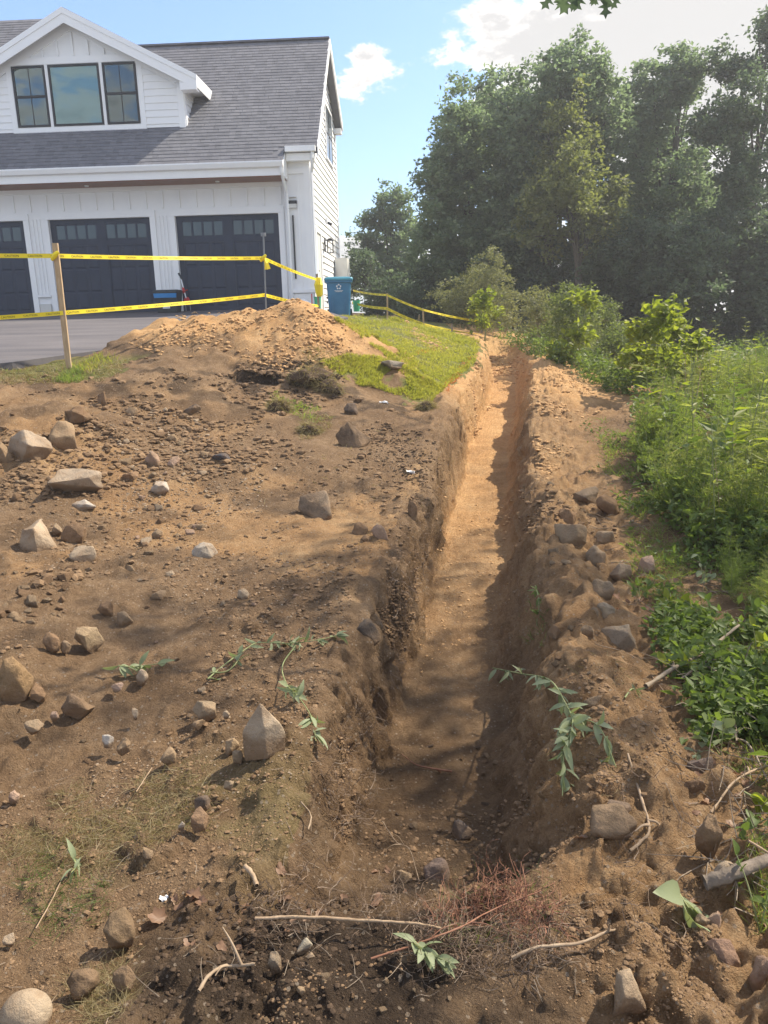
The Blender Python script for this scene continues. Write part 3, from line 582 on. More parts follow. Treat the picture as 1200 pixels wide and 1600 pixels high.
    hp(m, "lantern_frame", 'black', ln); hp(MB().tube([(c0+.085, 23.08, z0+.001), (c0+.085, 23.08, z0+.16)], [.014, .014]), "bulb", 'label', ln)
    m = MB().box(XC, XC+.05, 23.72, 23.86, FL+2.46, FL+2.62); sc = hp(m, "security_camera", 'trim'); hp(MB().tube([(XC+.05, 23.79, FL+2.5), (XC+.16, 23.75, FL+2.44)], [.035, .045], 10), "lens", 'black', sc)
    hp(MB().box(XC+.03, XC+.42, 25.5, 26.4, FL-.1, FL+1.62), "utility_cabinet", 'grayplast'); hp(MB().tube([(XC+.02, 25.4, FL+.2), (XC+.02, 25.4, FL+1.3)], [.03, .03]), "conduit", 'rod')
    # roof
    XR = -2.62; m = MB(); t = .16
    ye, ye2 = 20.12, 20.52
    for x0, x1, y0 in ((XL, -3.45, ye), (-3.45, XR, ye2)):
        m.prism([(x0, y0, roofz(y0)-t), (x0, 24.3, 9.35-t), (x0, 24.3, 9.35), (x0, y0, roofz(y0))], [(x1, y0, roofz(y0)-t), (x1, 24.3, 9.35-t), (x1, 24.3, 9.35), (x1, y0, roofz(y0))])
    m.prism([(XL, 24.3, 9.35-t), (XL, 27.2, rearz(27.2)-t), (XL, 27.2, rearz(27.2)), (XL, 24.3, 9.35)], [(XR, 24.3, 9.35-t), (XR, 27.2, rearz(27.2)-t), (XR, 27.2, rearz(27.2)), (XR, 24.3, 9.35)])
    roof = hp(m, "roof", 'shingle')
    m = MB()   # taller roof of the main part behind, its front plane running on from this one
    m.prism([(-22, 24.2, roofz(24.2)-.1), (-22, 25.83, roofz(25.83)-.1), (-22, 28, roofz(25.83)-2), (-22, 28, 5)], [(-10.9, 24.2, roofz(24.2)-.1), (-10.9, 25.83, roofz(25.83)-.1), (-10.9, 28, roofz(25.83)-2), (-10.9, 28, 5)])
    hp(m, "rear_roof", 'shingle')
    # rake boards
    m = MB()
    for x0, x1 in ((XR-.02, XR+.02),):
        m.prism([(x0, ye2, roofz(ye2)-.22), (x0, 24.3, 9.35-.22), (x0, 24.3, 9.352), (x0, ye2, roofz(ye2)+.002)], [(x1, ye2, roofz(ye2)-.22), (x1, 24.3, 9.35-.22), (x1, 24.3, 9.352), (x1, ye2, roofz(ye2)+.002)])
        m.prism([(x0, 24.302, 9.35-.22), (x0, 27.22, rearz(27.2)-.22), (x0, 27.22, rearz(27.2)), (x0, 24.302, 9.352)], [(x1, 24.302, 9.35-.22), (x1, 27.22, rearz(27.2)-.22), (x1, 27.22, rearz(27.2)), (x1, 24.302, 9.352)])
    m.box(XC-.05, XR-.021, 26.95, 27.23, rearz(27.2)-.33, rearz(27.2)-.17)
    hp(m, "rake_board", 'trim', roof)
    hp(MB().box(XL, -2.62, 24.2, 24.4, 9.33, 9.375), "ridge_cap", 'shingle', roof)
    # eaves: fascia, gutter, soffit
    hp(MB().box(XL, -3.46, 20.08, 20.119, 5.05, roofz(ye)-.02), "fascia", 'trim', roof)
    hp(MB().prism([(XL, 20.078, 5.22), (XL, 19.99, 5.24), (XL, 19.95, 5.34), (XL, 19.955, 5.37), (XL, 20.078, 5.37)], [(-3.42, 20.078, 5.22), (-3.42, 19.99, 5.24), (-3.42, 19.95, 5.34), (-3.42, 19.955, 5.37), (-3.42, 20.078, 5.37)]), "gutter", 'trim', roof)
    hp(MB().box(XL, -3.46, 20.12, 20.9, 5.03, 5.06), "soffit", 'soffit', roof)
    hp(MB().prism([(-3.459, 20.08, 5.03), (-3.459, 20.74, 5.03), (-3.459, 20.74, roofz(20.74)-.17), (-3.459, 20.08, roofz(20.08)-.01)], [(-3.43, 20.08, 5.03), (-3.43, 20.74, 5.03), (-3.43, 20.74, roofz(20.74)-.17), (-3.43, 20.08, roofz(20.08)-.01)]), "eave_return", 'trim', roof)
    hp(MB().box(-3.42, -2.66, 20.38, 20.51, 5.64, 5.77).box(-3.42, -2.7, 20.511, 20.75, 5.45, 5.62), "corner_gutter", 'trim', roof)
    for p in ([(-3.47, 20.02, 5.24), (-3.47, 20.05, 5.1), (-3.47, 20.62, 4.72), (-3.47, 20.66, 4.6), (-3.47, 20.66, FL+.02), (-3.47, 20.6, FL-.1)],
              [(-2.74, 20.45, 5.64), (-2.74, 20.46, 5.5), (-2.81, 20.69, 5.2), (-2.81, 20.69, FL+.5)]):
        hp(MB().tube(p, .042, 4), "downspout", 'trim', roof)
    for xx in (-11.9, -8.6, -5.2): hp(MB().tube([(xx, 20.5, 5.0), (xx, 20.5, 5.029)], [.05, .055], 12), "soffit_light", 'label', roof)
    # shingles
    def shingle_at(x, s, wd, base_y=ye):
        """lower edge at slope distance s"""
        cy, cz = .725, .689
        y0, z0 = base_y+s*cy, roofz(base_y)+s*cz
        def P(xx, ds, dn): return (xx, y0+ds*cy-dn*cz, z0+ds*cz+dn*cy)
        a = [P(x, 0, .001), P(x+wd, 0, .001), P(x+wd, .16, .001), P(x, .16, .001)]; b = [P(x, 0, .016), P(x+wd, 0, .016), P(x+wd, .16, .005), P(x, .16, .005)]
        return a, b
    unit, r_ = None, []
    rows = int(5.77/.145); spots = []
    for k in range(rows):
        s = k*.145; x = XL+rnd.random()*.3
        yy = ye+s*.725
        while x < XR-.06:
            wd = min(.285, XR-.004-x)
            if x+wd < -3.47 or yy > ye2:
                inside = (-11.7 < x+wd*.5 < -6.2) and 21.35 < yy < 22.3+ .0*(x)
                deep = yy > 21.35 and (yy-21.3) < (1.15+ (2.8-abs(x+.14+8.92))*.53) and abs(x+.14+8.92) < 2.75
                if not deep: spots.append((x, s, k, wd))
            x += .292
    spots.sort(key=lambda q: (q[3] < .28, q[1]+.9*abs(q[0]+6.5)*.25))
    a, b = shingle_at(0, 0, .285); mb = MB().prism(a, b)
    me0 = mb.build("shingle", M['shingle'], roof, HB).data
    first = [o for o in roof.children if o.name == "shingle"][0]; first.location = (-50, 0, 0)
    mass = MB()
    for i, (x, s, k, wd) in enumerate(spots):
        if i < 300:
            o = first if i == 0 else first.copy()
            if i: col.objects.link(o)
            o.parent = roof; o.location = (x, s*.725, s*.689)
        else: a, b = shingle_at(x, s, wd); mass.prism(a, b)
    for k in range(13):
        x = -16.5
        while x < -11.2:
            a, b = shingle_at(x+rnd.random()*.02, 5.76+k*.145, .285); mass.prism(a, b); x += .292
    hp(mass, "shingle", 'shingle', roof, kind="stuff")
    # dormer
    dx, dxr, dxl, yf = -8.92, -6.13, -11.71, 21.3; pk, sl_ = 9.22, .5; yo = 20.98
    dor = hp(MB().prism([(dxl, yf, 6.35), (dxr, yf, 6.35), (dxr, yf, pk-.12-sl_*(dxr-dx)), (dx, yf, pk-.12), (dxl, yf, pk-.12-sl_*(dxr-dx))],
                        [(dxl, 24, 6.35), (dxr, 24, 6.35), (dxr, 24, pk-.12-sl_*(dxr-dx)), (dx, 24, pk-.12), (dxl, 24, pk-.12-sl_*(dxr-dx))]), "dormer", 'white')
    hw = 3.23; ez = pk-sl_*hw
    m = MB()
    for sgn in (1, -1):
        A = [(dx, yo, pk-.12), (dx+sgn*hw, yo, ez-.12), (dx+sgn*hw, yo, ez+.02), (dx, yo, pk+.03)]
        m.prism(A, [(x, 24.3, z) for x, y, z in A])
    hp(m, "dormer_roof", 'shingle', dor)
    m = MB()
    for sgn in (1, -1):
        A = [(dx, yo-.03, pk-.33), (dx+sgn*(hw+.02), yo-.03, ez-.33), (dx+sgn*(hw+.02), yo-.03, ez-.02), (dx, yo-.03, pk-.005)]; m.prism(A, [(x, yo-.001, z) for x, y, z in A])
        A = [(dx, yo-.05, pk-.12), (dx+sgn*(hw+.04), yo-.05, ez-.12), (dx+sgn*(hw+.04), yo-.05, ez+.0), (dx, yo-.05, pk+.015)]; m.prism(A, [(x, yo-.031, z) for x, y, z in A])
        A = [(dx+sgn*(hw+.002), yo, ez-.28), (dx+sgn*(hw+.03), yo, ez-.28), (dx+sgn*(hw+.03), yo, ez), (dx+sgn*(hw+.002), yo, ez)]; m.prism(A, [(x, 22.75, z) for x, y, z in A])
        x0, x1 = sorted((dx+sgn*2.80, dx+sgn*hw)); m.box(x0, x1, yo, 22.6, ez-.16, ez-.125); m.box(x0+.02, x1-.005, yo-.028, yf-.03, ez-.33, ez-.17)
        A = [(dx, yf-.03, pk-.40), (dx+sgn*2.6, yf-.03, pk-.40-sl_*2.6), (dx+sgn*2.79, yf-.03, pk-.15-sl_*2.79), (dx, yf-.03, pk-.15)]; m.prism(A, [(x, yf-.001, z) for x, y, z in A])
    hp(m, "dormer_fascia", 'trim', dor)
    zw0, zw1 = 6.62, 8.05
    wins = [(-10.56, -9.70), (-9.60, -8.27), (-8.17, -7.31)]
    m = MB()
    m.box(dx-1.78, dx+1.78, yf-.032, yf-.001, zw1+.02, zw1+.19); m.box(-10.72, -7.15, yf-.033, yf-.001, zw0-.15, zw0-.02)
    for x0, x1 in ((-10.72, -10.58), (-9.69, -9.61), (-8.26, -8.18), (-7.29, -7.15)): m.box(x0, x1, yf-.031, yf-.001, zw0-.019, zw1+.019)
    m.box(dxr-.15, dxr+.012, yf-.034, yf-.001, 6.4, 7.72).box(dxr+.001, dxr+.04, yf, yf+.12, 6.4, 7.7)
    hp(m, "dormer_trim", 'trim', dor)
    z = 6.42
    while z < 8.0:
        z1 = min(z+.175, 8.06)
        for x0, x1 in ((-7.149, dxr-.151), (dxl+.01, -10.721)):
            lim = lambda zz: dx+(pk-.42-zz)/sl_
            if x0 > dx: q0, q1 = min(x1, lim(z)), min(x1, lim(z1)); P = [(x0, z), (q0, z), (q1, z1), (x0, z1)]
            else: q0, q1 = max(x0, 2*dx-lim(z)), max(x0, 2*dx-lim(z1)); P = [(q0, z), (x1, z), (x1, z1), (q1, z1)]
            if q0 > -7.1 or q0 < -10.75: hp(MB().prism([(a_, yf-.030 if b_ == z else yf-.006, b_) for a_, b_ in P], [(a_, yf-.0015, b_) for a_, b_ in P]), "siding_board", 'white', dor)
        yb = 24.3+(z+.1-9.35)/.95
        if z1 < 7.75 and yb-yf > .2: hp(MB().prism([(dxr+.032, yf+.12, z), (dxr+.032, yb-.05, z), (dxr+.006, yb+.12, z1), (dxr+.006, yf+.12, z1)], [(dxr+.001, yf+.12, z), (dxr+.001, yb-.05, z), (dxr+.001, yb+.12, z1), (dxr+.001, yf+.12, z1)]), "siding_board", 'white', dor)
        z += .165
    for i in range(-4, 5):
        x = dx+.02+i*.40; zt = pk-.42-sl_*abs(x-dx)
        if zt > zw1+.24: hp(MB().box(x-.026, x+.026, yf-.04, yf-.001, zw1+.192, zt), "batten", 'white', dor)
    for k, (x0, x1) in enumerate(wins):
        m = MB(); f_ = .045; y0, y1 = yf-.05, yf-.002
        m.box(x0, x0+f_, y0, y1, zw0, zw1).box(x1-f_, x1, y0, y1, zw0, zw1).box(x0+f_, x1-f_, y0, y1, zw1-f_, zw1).box(x0+f_, x1-f_, y0, y1, zw0, zw0+f_)
        if k != 1:
            mid = (x0+x1)/2; m.box(x0+f_, x1-f_, y0+.012, y1, (zw0+zw1)/2-.03, (zw0+zw1)/2+.03).box(mid-.008, mid+.008, y0+.02, y1-.01, zw0+f_, zw1-f_)
        w = hp(m, "window_frame", 'black', dor)
        bl = MB(); zz = zw0+.05
        while zz < zw1-.05: bl.box(x0+f_+.01, x1-f_-.01, yf-.006, yf-.003, zz, zz+.024); zz += .028
        if k == 1: hp(bl, "blind", 'label', w)
        else: hp(MB().box(x0+.05, x1-.05, yf-.006, yf-.003, zw0+.05, zw1-.05), "dim_backing", 'dim', w)  # side panes: dark sheet with the dimness of the room as its colour
        hp(MB().box(x0+f_, x1-f_, yf-.022, yf-.018, zw0+f_, zw1-f_), "pane", 'glass', w)
build_house()

# ------------------------------------------------------------------ rocks
def ico(sub):
    bm = bmesh.new(); bmesh.ops.create_icosphere(bm, subdivisions=sub, radius=1); bm.verts.ensure_lookup_table()
    V = np.array([v.co[:] for v in bm.verts]); F = np.array([[v.index for v in f.verts] for f in bm.faces]); bm.free(); return V, F
ICO = {k: ico(k) for k in (1, 2, 3, 4)}
def rock_np(seed, sub=3, cuts=7, rough=.12, tight=.72):
    """a stone of unit half-size: a ball with flat faces split off, then worn"""
    g = np.random.default_rng(seed); V, F = ICO[sub]; V = V.copy()
    for _ in range(cuts):
        n = g.normal(size=3); n /= np.linalg.norm(n); d = tight+g.random()*.22; t = V@n-d
        V = V-np.clip(t, 0, None)[:, None]*n*.96
    o = g.random(3)*50
    for sc, am in ((.9, rough), (.35, rough*.45), (.14, rough*.2)): V = V*(1+am*vnoise(V[:, 0]/sc+o[0], V[:, 1]/sc+o[1], V[:, 2]/sc+o[2], seed))[:, None]
    V -= (V.max(0)+V.min(0))/2; V /= (V.max(0)-V.min(0))/2
    return V, F
def hull_np(pts, bevel=.1, cuts=3, seed=1, rough=.03):
    bm = bmesh.new()
    for q in pts: bm.verts.new(q)
    r = bmesh.ops.convex_hull(bm, input=bm.verts); bmesh.ops.delete(bm, geom=[v for v in bm.verts if not v.link_faces], context='VERTS')
    bmesh.ops.dissolve_limit(bm, angle_limit=.12, verts=bm.verts, edges=bm.edges)
    bmesh.ops.bevel(bm, geom=bm.edges[:], offset=bevel, segments=2, profile=.6, affect='EDGES', clamp_overlap=True)
    bmesh.ops.triangulate(bm, faces=bm.faces[:])
    for _ in range(cuts):
        E = [e for e in bm.edges if e.calc_length() > .22]
        if E: bmesh.ops.subdivide_edges(bm, edges=E, cuts=1); bmesh.ops.triangulate(bm, faces=bm.faces[:])
    bm.verts.ensure_lookup_table(); bm.verts.index_update(); V = np.array([v.co[:] for v in bm.verts]); F = np.array([[v.index for v in f.verts] for f in bm.faces]); bm.free()
    o = seed*3.7; c = V.mean(0); D = V-c; n = D/(np.linalg.norm(D, axis=1, keepdims=True)+1e-9)
    for sc, am in ((.6, rough*2), (.25, rough), (.1, rough*.45)): V = V+n*(am*vnoise(V[:, 0]/sc+o, V[:, 1]/sc, V[:, 2]/sc, seed))[:, None]
    V -= (V.max(0)+V.min(0))/2; V /= (V.max(0)-V.min(0))/2; return V, F
def pyramid_rock(seed): return hull_np([(0,0,1.05),(-.08,.12,1.0),(-.92,-.1,.05),(-.85,-.45,-1),(-.38,-.62,-.1),(.82,-.25,.28),(1,-.2,-.15),(.95,.1,-.9),(.2,-.75,-.8),(.1,-.55,.35),(-.8,.4,-1),(.1,.8,-.6),(-.4,.55,.3),(.6,.5,.2),(.5,.6,-1)], .05, 4, seed, .018)
def angular(seed, n=13, bevel=.12, rough=.03, cutn=2):
    g = np.random.default_rng(seed)
    if n <= 12:   # blocky
        P = np.array([(x, y, z) for x in (-1, 1) for y in (-1, 1) for z in (-1, 1)], float)*.74+g.uniform(-.34, .34, (8, 3)); Q = g.normal(size=(5, 3)); Q /= np.linalg.norm(Q, axis=1, keepdims=True); P = np.vstack([P, Q*1.05])
    else:
        P = g.normal(size=(n, 3)); P /= np.linalg.norm(P, axis=1, keepdims=True); P *= g.uniform(.82, 1.12, (n, 1))
    return hull_np(P, bevel, cutn, seed, rough)
def put_stone(px, py, w, h, colr, label, seed, sub=3, cuts=7, rough=.12, tight=.72, rz=None, sink=.55, depth=None, shape=None, group=None, name="stone", tilt=0, tight2=None):
    """a stone seen centred at photo pixel (px, py), w by h photo pixels; rests on the ground under its lower edge"""
    foot = hit(px, py+h*.36, False); m_px = foot[1]/FPX*1.02
    W = w*m_px; Hh = max(h*m_px*1.02, W*.3); D = depth or W*.8
    V, F = shape or (rock_np(seed, 4, 3, .05, .86) if cuts <= 2 else angular(seed, 26, .2, .05, 3 if w*h > 1500 else 2) if cuts <= 5 else angular(seed, 17 if cuts < 9 else 13, .17 if cuts < 9 else .14, .045, 3 if w*h > 1500 else 2))
    a = rnd.uniform(-.5, .5) if rz is None else rz
    V = V*np.array([W/2, D/2, Hh/2*(1+sink*.6)]); 
    if tilt: V = V@np.array(Matrix.Rotation(tilt, 3, 'Y')).T
    V = V@np.array(Matrix.Rotation(a, 3, 'Z')).T
    o = link(name, mesh_np(name, V, F, True), M['stone'], label=label, category="stone", group=group)
    c = at(px, py, foot[1]+D*.25); gz = float(fastH(c[0], c[1], False))
    o.location = (c[0], c[1], gz+Hh*(.5-sink*.8)+.006); o.color = (*colr, 1); return o
TAN, PALE, GREY, BRN, DRK, PINK, PURP, WHT = (.33, .235, .145), (.43, .335, .235), (.29, .215, .14), (.23, .145, .085), (.12, .09, .07), (.40, .275, .20), (.23, .17, .14), (.50, .44, .37)
ST = [  # px, py, w, h, colour, label, (options)
 (413,1147,74,92,PALE,"tall pale pyramid shaped boulder standing by the left lip of the trench",dict(shape='pyr',sink=.12,rz=.15)),
 (363,1163,28,24,TAN,"flat tan stone leaning against the left foot of the pyramid shaped boulder",{}),(371,1182,19,20,GREY,"little grey stone wedged under the left foot of the pyramid shaped boulder",{}),
 (40,1578,100,64,(.46,.36,.25),"big smooth rounded tan boulder in the bottom left corner of the photo",dict(cuts=2,rough=.06,tight=.85)),
 (118,757,84,42,(.33,.26,.19),"broad flat topped grey brown boulder on the bare soil below the stake",dict(cuts=9,tight=.6)),
 (60,836,62,50,PALE,"pale rounded boulder with a flat top beside a brown stone at the left edge",dict(cuts=6)),(116,830,42,32,BRN,"brown block right beside the pale rounded boulder near the left edge",{}),(90,826,20,18,GREY,"small grey stone between the pale boulder and the brown block",{}),
 (131,866,46,26,PALE,"pale wedge shaped stone with a shaded underside below the brown block",dict(cuts=9,tight=.6)),(45,697,76,46,(.38,.30,.22),"long pale slab half sunk in the left mound, largest stone of the mound",dict(cuts=9,tight=.6)),
 (96,681,52,44,TAN,"tan slab lying against the long pale slab on the left mound",dict(cuts=9,tight=.6)),(4,706,26,34,TAN,"tan stone cut off by the left edge of the photo beside the long pale slab",{}),(120,652,46,20,BRN,"thin brown slab sticking out of the left mound above the pale slabs",dict(cuts=9,tight=.5)),
 (320,862,42,30,(.40,.34,.27),"rounded pale stone alone in the middle of the bare soil",dict(cuts=5)),(313,876,12,10,GREY,"pebble touching the rounded pale stone in the middle of the bare soil",{}),
 (495,789,70,44,(.22,.165,.115),"dark brown slab of stone lying tilted on the bare soil left of the trench",dict(cuts=9,tight=.55,rz=-.35,tilt=.22)),(553,681,52,38,(.15,.105,.07),"dark brown log shaped stone below the lawn corner",dict(cuts=7,tight=.55,rz=-.4,tilt=.25)),
 (594,833,28,29,PINK,"pinkish white stone on the left lip of the trench",dict(cuts=6)),(563,829,28,26,BRN,"brown stone beside the pinkish white stone on the trench lip",{}),(572,843,16,14,BRN,"pebble in front of the brown stone next to the pinkish white stone",{}),
 (240,716,32,22,PINK,"pale pink flat stone beside a small tan block under the soil mound",{}),(270,722,24,16,PINK,"small tan block right of the pale pink flat stone",{}),(250,764,30,18,WHT,"whitish flat stone on the pale gravelly patch",{}),(346,716,32,15,(.10,.095,.10),"flat blackish stone at the upper edge of the gravelly patch",dict(cuts=8,tight=.6)),
 (205,745,26,14,BRN,"flat brown stone right of the broad flat topped boulder",{}),(135,790,42,13,WHT,"low pale stone with a whitish top in front of the broad flat topped boulder",{}),(246,833,17,15,GREY,"small grey stone midway between the pale boulder and the lone rounded stone",{}),
 (380,928,20,18,PALE,"small egg shaped tan stone on the smooth soil below the lone rounded stone",{}),(248,930,24,12,TAN,"tan pebble left of the small egg shaped stone",{}),(204,889,18,14,TAN,"pebble below the pale wedge shaped stone",{}),
 (194,965,28,22,GREY,"grey cobble beside a brown cobble above the tan boulder at left",{}),(165,951,26,26,BRN,"brown cobble left of the grey cobble",{}),(136,995,52,38,(.34,.25,.15),"tan angular boulder with two cobbles behind it in the left foreground",{}),(80,1000,34,30,BRN,"brown cobble left of the tan angular boulder",{}),(102,1008,20,18,GREY,"small stone squeezed between the tan angular boulder and the brown cobble",{}),
 (20,1057,64,78,(.26,.17,.09),"large soil coated boulder cut off by the left edge of the photo",dict(cuts=5,rough=.1)),(58,1083,30,24,BRN,"brown cobble at the right foot of the large soil coated boulder",{}),(120,1098,50,36,(.19,.13,.085),"dark brown flat faced boulder right of the large soil coated boulder",dict(cuts=9,tight=.6)),
 (54,1137,30,20,GREY,"grey flat stone below the dark brown flat faced boulder",{}),(222,1054,24,24,PALE,"pale square stone beside a leafy stem lying on the soil",{}),(184,1074,22,13,PINK,"pinkish flat chip left of the pale square stone",{}),(86,1118,16,14,PINK,"pink pebble in front of the dark brown flat faced boulder",{}),
 (168,1157,22,18,WHT,"whitish speckled stone touching a tan stone",{}),(190,1164,28,24,TAN,"tan stone touching the whitish speckled stone",{}),(320,1108,40,30,(.31,.23,.15),"tan hump backed stone left above the pyramid shaped boulder",{}),(311,1132,22,14,TAN,"small tan stone below the hump backed stone",{}),(262,1179,28,24,TAN,"tan stone left of the foot of the pyramid shaped boulder",{}),(211,1115,11,17,PALE,"narrow upright pale pebble above the tan stone",{}),(354,1117,12,11,PALE,"pale pebble between the hump backed stone and the pyramid shaped boulder",{}),
 (311,1277,34,32,(.33,.20,.12),"reddish brown cobble in the soil slope below the pyramid shaped boulder",dict(cuts=5)),(316,1254,28,22,DRK,"dark stone behind the reddish brown cobble",{}),(358,1227,18,16,GREY,"grey pebble up the slope from the reddish brown cobble",{}),(283,1290,13,14,WHT,"white pebble below the reddish brown cobble",{}),(231,1334,22,18,TAN,"tan oval pebble on the soil slope near the bottom left",{}),(22,1245,20,20,PINK,"pale pink pebble near the left edge above the dead grass",{}),(14,1470,22,18,PALE,"pale pebble near the left edge in the dead grass",{}),
 (185,1449,66,56,(.21,.145,.085),"soil covered boulder in the dead grass at bottom left",dict(cuts=4,rough=.12)),(195,1526,44,44,(.19,.13,.08),"soil covered cobble below the soil covered boulder at bottom left",dict(cuts=4)),(130,1535,60,46,(.17,.115,.07),"brown lump of stone right of the big smooth boulder",dict(cuts=4)),
 (428,1499,27,38,(.33,.28,.21),"upright grey brown stone below the long straight stick",{}),(476,1478,31,25,(.42,.37,.28),"pale angular stone just under the long straight stick",dict(cuts=9,tight=.6)),(485,1496,17,13,PALE,"pale pebble touching the pale angular stone under the stick",{}),(470,1549,16,15,TAN,"tan pebble in the soil at the bottom middle",{}),
 (683,1359,50,54,PURP,"purplish grey boulder on the trench floor, largest stone in the trench",dict(cuts=8,tight=.66)),(631,1368,31,23,TAN,"tan stone left of the purplish boulder on the trench floor",{}),(722,1299,40,28,(.12,.10,.09),"dark angular stone behind the purplish boulder on the trench floor",dict(cuts=9,tight=.6)),
 (980,1550,70,92,(.36,.27,.18),"tall tan boulder buried in the soil bank at bottom right",dict(cuts=7,sink=.25)),(1135,1366,46,50,(.44,.35,.25),"pale rounded boulder at the foot of the right bank beside a log",dict(cuts=2)),(1093,1198,48,40,(.20,.155,.13),"dark purplish cobble among the brush right of the bank",dict(cuts=8)),(1084,1230,38,34,BRN,"brown block below the dark purplish cobble",{}),(1116,1440,32,36,(.40,.28,.20),"tan cobble beside the big grey green leaf",{}),(1098,1442,26,26,GREY,"grey cobble under the big grey green leaf",{}),
 (1188,1512,40,70,(.38,.25,.18),"pinkish boulder cut off by the right edge near the bottom",dict(cuts=6)),(958,1290,84,60,(.25,.175,.11),"half buried brown boulder in the right bank above the bent stick",dict(cuts=7,sink=.4)),(968,1270,44,30,(.22,.16,.115),"grey brown stone half buried behind the brown boulder in the right bank",dict(sink=.4)),(1108,1305,44,80,(.24,.165,.10),"brown block standing in the right bank above the pale rounded boulder",dict(cuts=8,sink=.35)),(988,1440,28,20,TAN,"tan pebble half sunk in the right bank",{}),(1130,1490,60,44,(.30,.19,.13),"reddish brown boulder at the foot of the bank below the tan cobble",dict(cuts=6)),
 (940,920,42,36,(.31,.235,.155),"grey cobble on the right bank, upper of two among dead leaves",dict(cuts=8)),(944,956,36,32,(.32,.245,.165),"grey cobble on the right bank, lower of two among dead leaves",{}),(967,996,62,44,(.27,.215,.155),"brown angular boulder in front of the grey cobbles",dict(cuts=8,tight=.62)),(918,985,22,18,TAN,"small stone left of the brown angular boulder",{}),(927,958,18,22,GREY,"small grey stone left of the lower grey cobble",{}),
 (890,833,54,36,(.30,.22,.14),"grey brown boulder on the crest of the right bank",dict(cuts=8)),(886,806,28,25,BRN,"brown stone perched behind the grey brown boulder on the crest",{}),(931,869,32,38,(.31,.24,.165),"tilted grey slab right of the grey brown boulder",dict(cuts=9,tight=.55)),(944,840,36,24,GREY,"flat stone between the grey brown boulder and the weeds",{}),(970,892,36,30,(.34,.26,.18),"tan slab above the grey cobbles on the right",dict(cuts=8)),(1011,884,26,36,PINK,"pale pinkish stone at the edge of the weeds",{}),(915,772,40,22,(.22,.165,.115),"dark flat stone on the right bank behind the crest boulder",{}),(950,786,36,26,BRN,"brown stone right of the dark flat stone",{}),(1075,816,30,20,BRN,"brown stone lying below the feathery weeds",{}),
 (866,987,24,22,BRN,"brown stone on the inner edge of the right bank",{}),(908,1122,16,18,GREY,"grey stone at the end of a short stick on the right bank",{}),(1066,1122,24,20,PALE,"pale stone at the right foot of the bank beside the brush",{}),(575,988,40,44,(.12,.095,.075),"dark flat stone set in the left wall of the trench",dict(cuts=9,tight=.55,sink=.45)),(645,797,16,30,BRN,"narrow stone set in the lip of the trench further up",dict(sink=.4)),(930,1100,40,24,TAN,"tan stone half sunk on top of the right bank",dict(sink=.42)),
 (612,570,44,13,(.36,.30,.23),"flat grey brown slab lying on the lawn beside the soil pile",dict(cuts=9,tight=.5,rz=-.5,sink=.5)),(300,640,26,14,DRK,"dark stone lying on the slope under the soil pile",{}),(205,643,20,14,TAN,"tan stone on the slope left of the dark stone",{}),(160,622,16,22,BRN,"brown stone upright on the slope under the stake",{}),(548,640,22,20,DRK,"dark lump of stone beside the white scrap under the lawn",{}),(885,1090,34,30,BRN,"brown lump on the right bank behind the cut leafy branch",dict(sink=.4)),
]
for i, (px, py, w, h, c, lab, kw) in enumerate(ST):
    kw = dict(kw)
    if kw.get('shape') == 'pyr': kw['shape'] = pyramid_rock(5)
    if kw.get('sink') is None and h < 60: kw['sink'] = .55
    big = w*h > 1100
    put_stone(px, py, w, h, c, lab, 100+i, sub=kw.pop('sub', 4 if big else 3), **kw)
# smaller stones one can still count, by where they lie
small = [angular(900+i, 11+i, .18, .03) for i in range(8)]
smallme = [mesh_np("stone", V, F, True) for V, F in small]
def strew(n, zone, label, group, smin, smax, cols, reject=None):
    k = 0; tries = 0
    while k < n and tries < n*20:
        tries += 1; px, py = zone()
        if any(abs(px-s[0]) < s[2]*.75 and abs(py-s[1]) < s[3]*.9 for s in ST): continue
        p = hit(px, py, False)
        if reject and reject(p): continue
        w = smin+(smax-smin)*rnd.random()**2.2; W = w*p[1]/FPX
        o = link("stone", smallme[rnd.randrange(8)], M['stone'], label=label, category="stone", group=group)
        o.scale = (W/2*rnd.uniform(.8, 1.2), W/2*rnd.uniform(.7, 1), W/2*rnd.uniform(.55, .85)); o.rotation_euler = (rnd.uniform(-.3, .3), rnd.uniform(-.3, .3), rnd.uniform(0, 6.28))
        o.location = (p[0], p[1], float(fastH(p[0], p[1]))+o.scale[2]*.25); c = rnd.choice(cols); j = rnd.uniform(.8, 1.15); o.color = (c[0]*j, c[1]*j, c[2]*j, 1); k += 1
def U(a, b, c, d): return lambda: (rnd.uniform(a, b), rnd.uniform(c, d))
CM = [TAN, PALE, GREY, BRN, BRN, PINK, TAN]
strew(60, U(5, 330, 640, 860), "small loose stone on the bare soil of the upper left slope", "small stones on the upper left slope", 8, 22, CM)
strew(36, U(0, 130, 890, 1010), "small brown stone in the rubble heap at the left edge", "stones of the rubble heap at the left edge", 9, 26, [BRN, BRN, TAN, GREY])
strew(52, U(120, 560, 690, 1180), "small loose stone on the smooth bare soil left of the trench", "small stones on the smooth soil", 7, 17, CM)
strew(26, U(400, 760, 1480, 1600), "small rounded stone in the loose soil at the bottom middle", "small stones in the soil at the bottom", 9, 20, [TAN, BRN, GREY])
strew(22, U(610, 800, 1160, 1340), "small stone on the shaded near end of the trench floor", "small stones on the trench floor", 8, 16, [BRN, DRK, TAN])
strew(24, U(850, 1010, 740, 1060), "small stone on the right bank of the trench", "small stones on the right bank", 8, 20, [BRN, GREY, TAN])
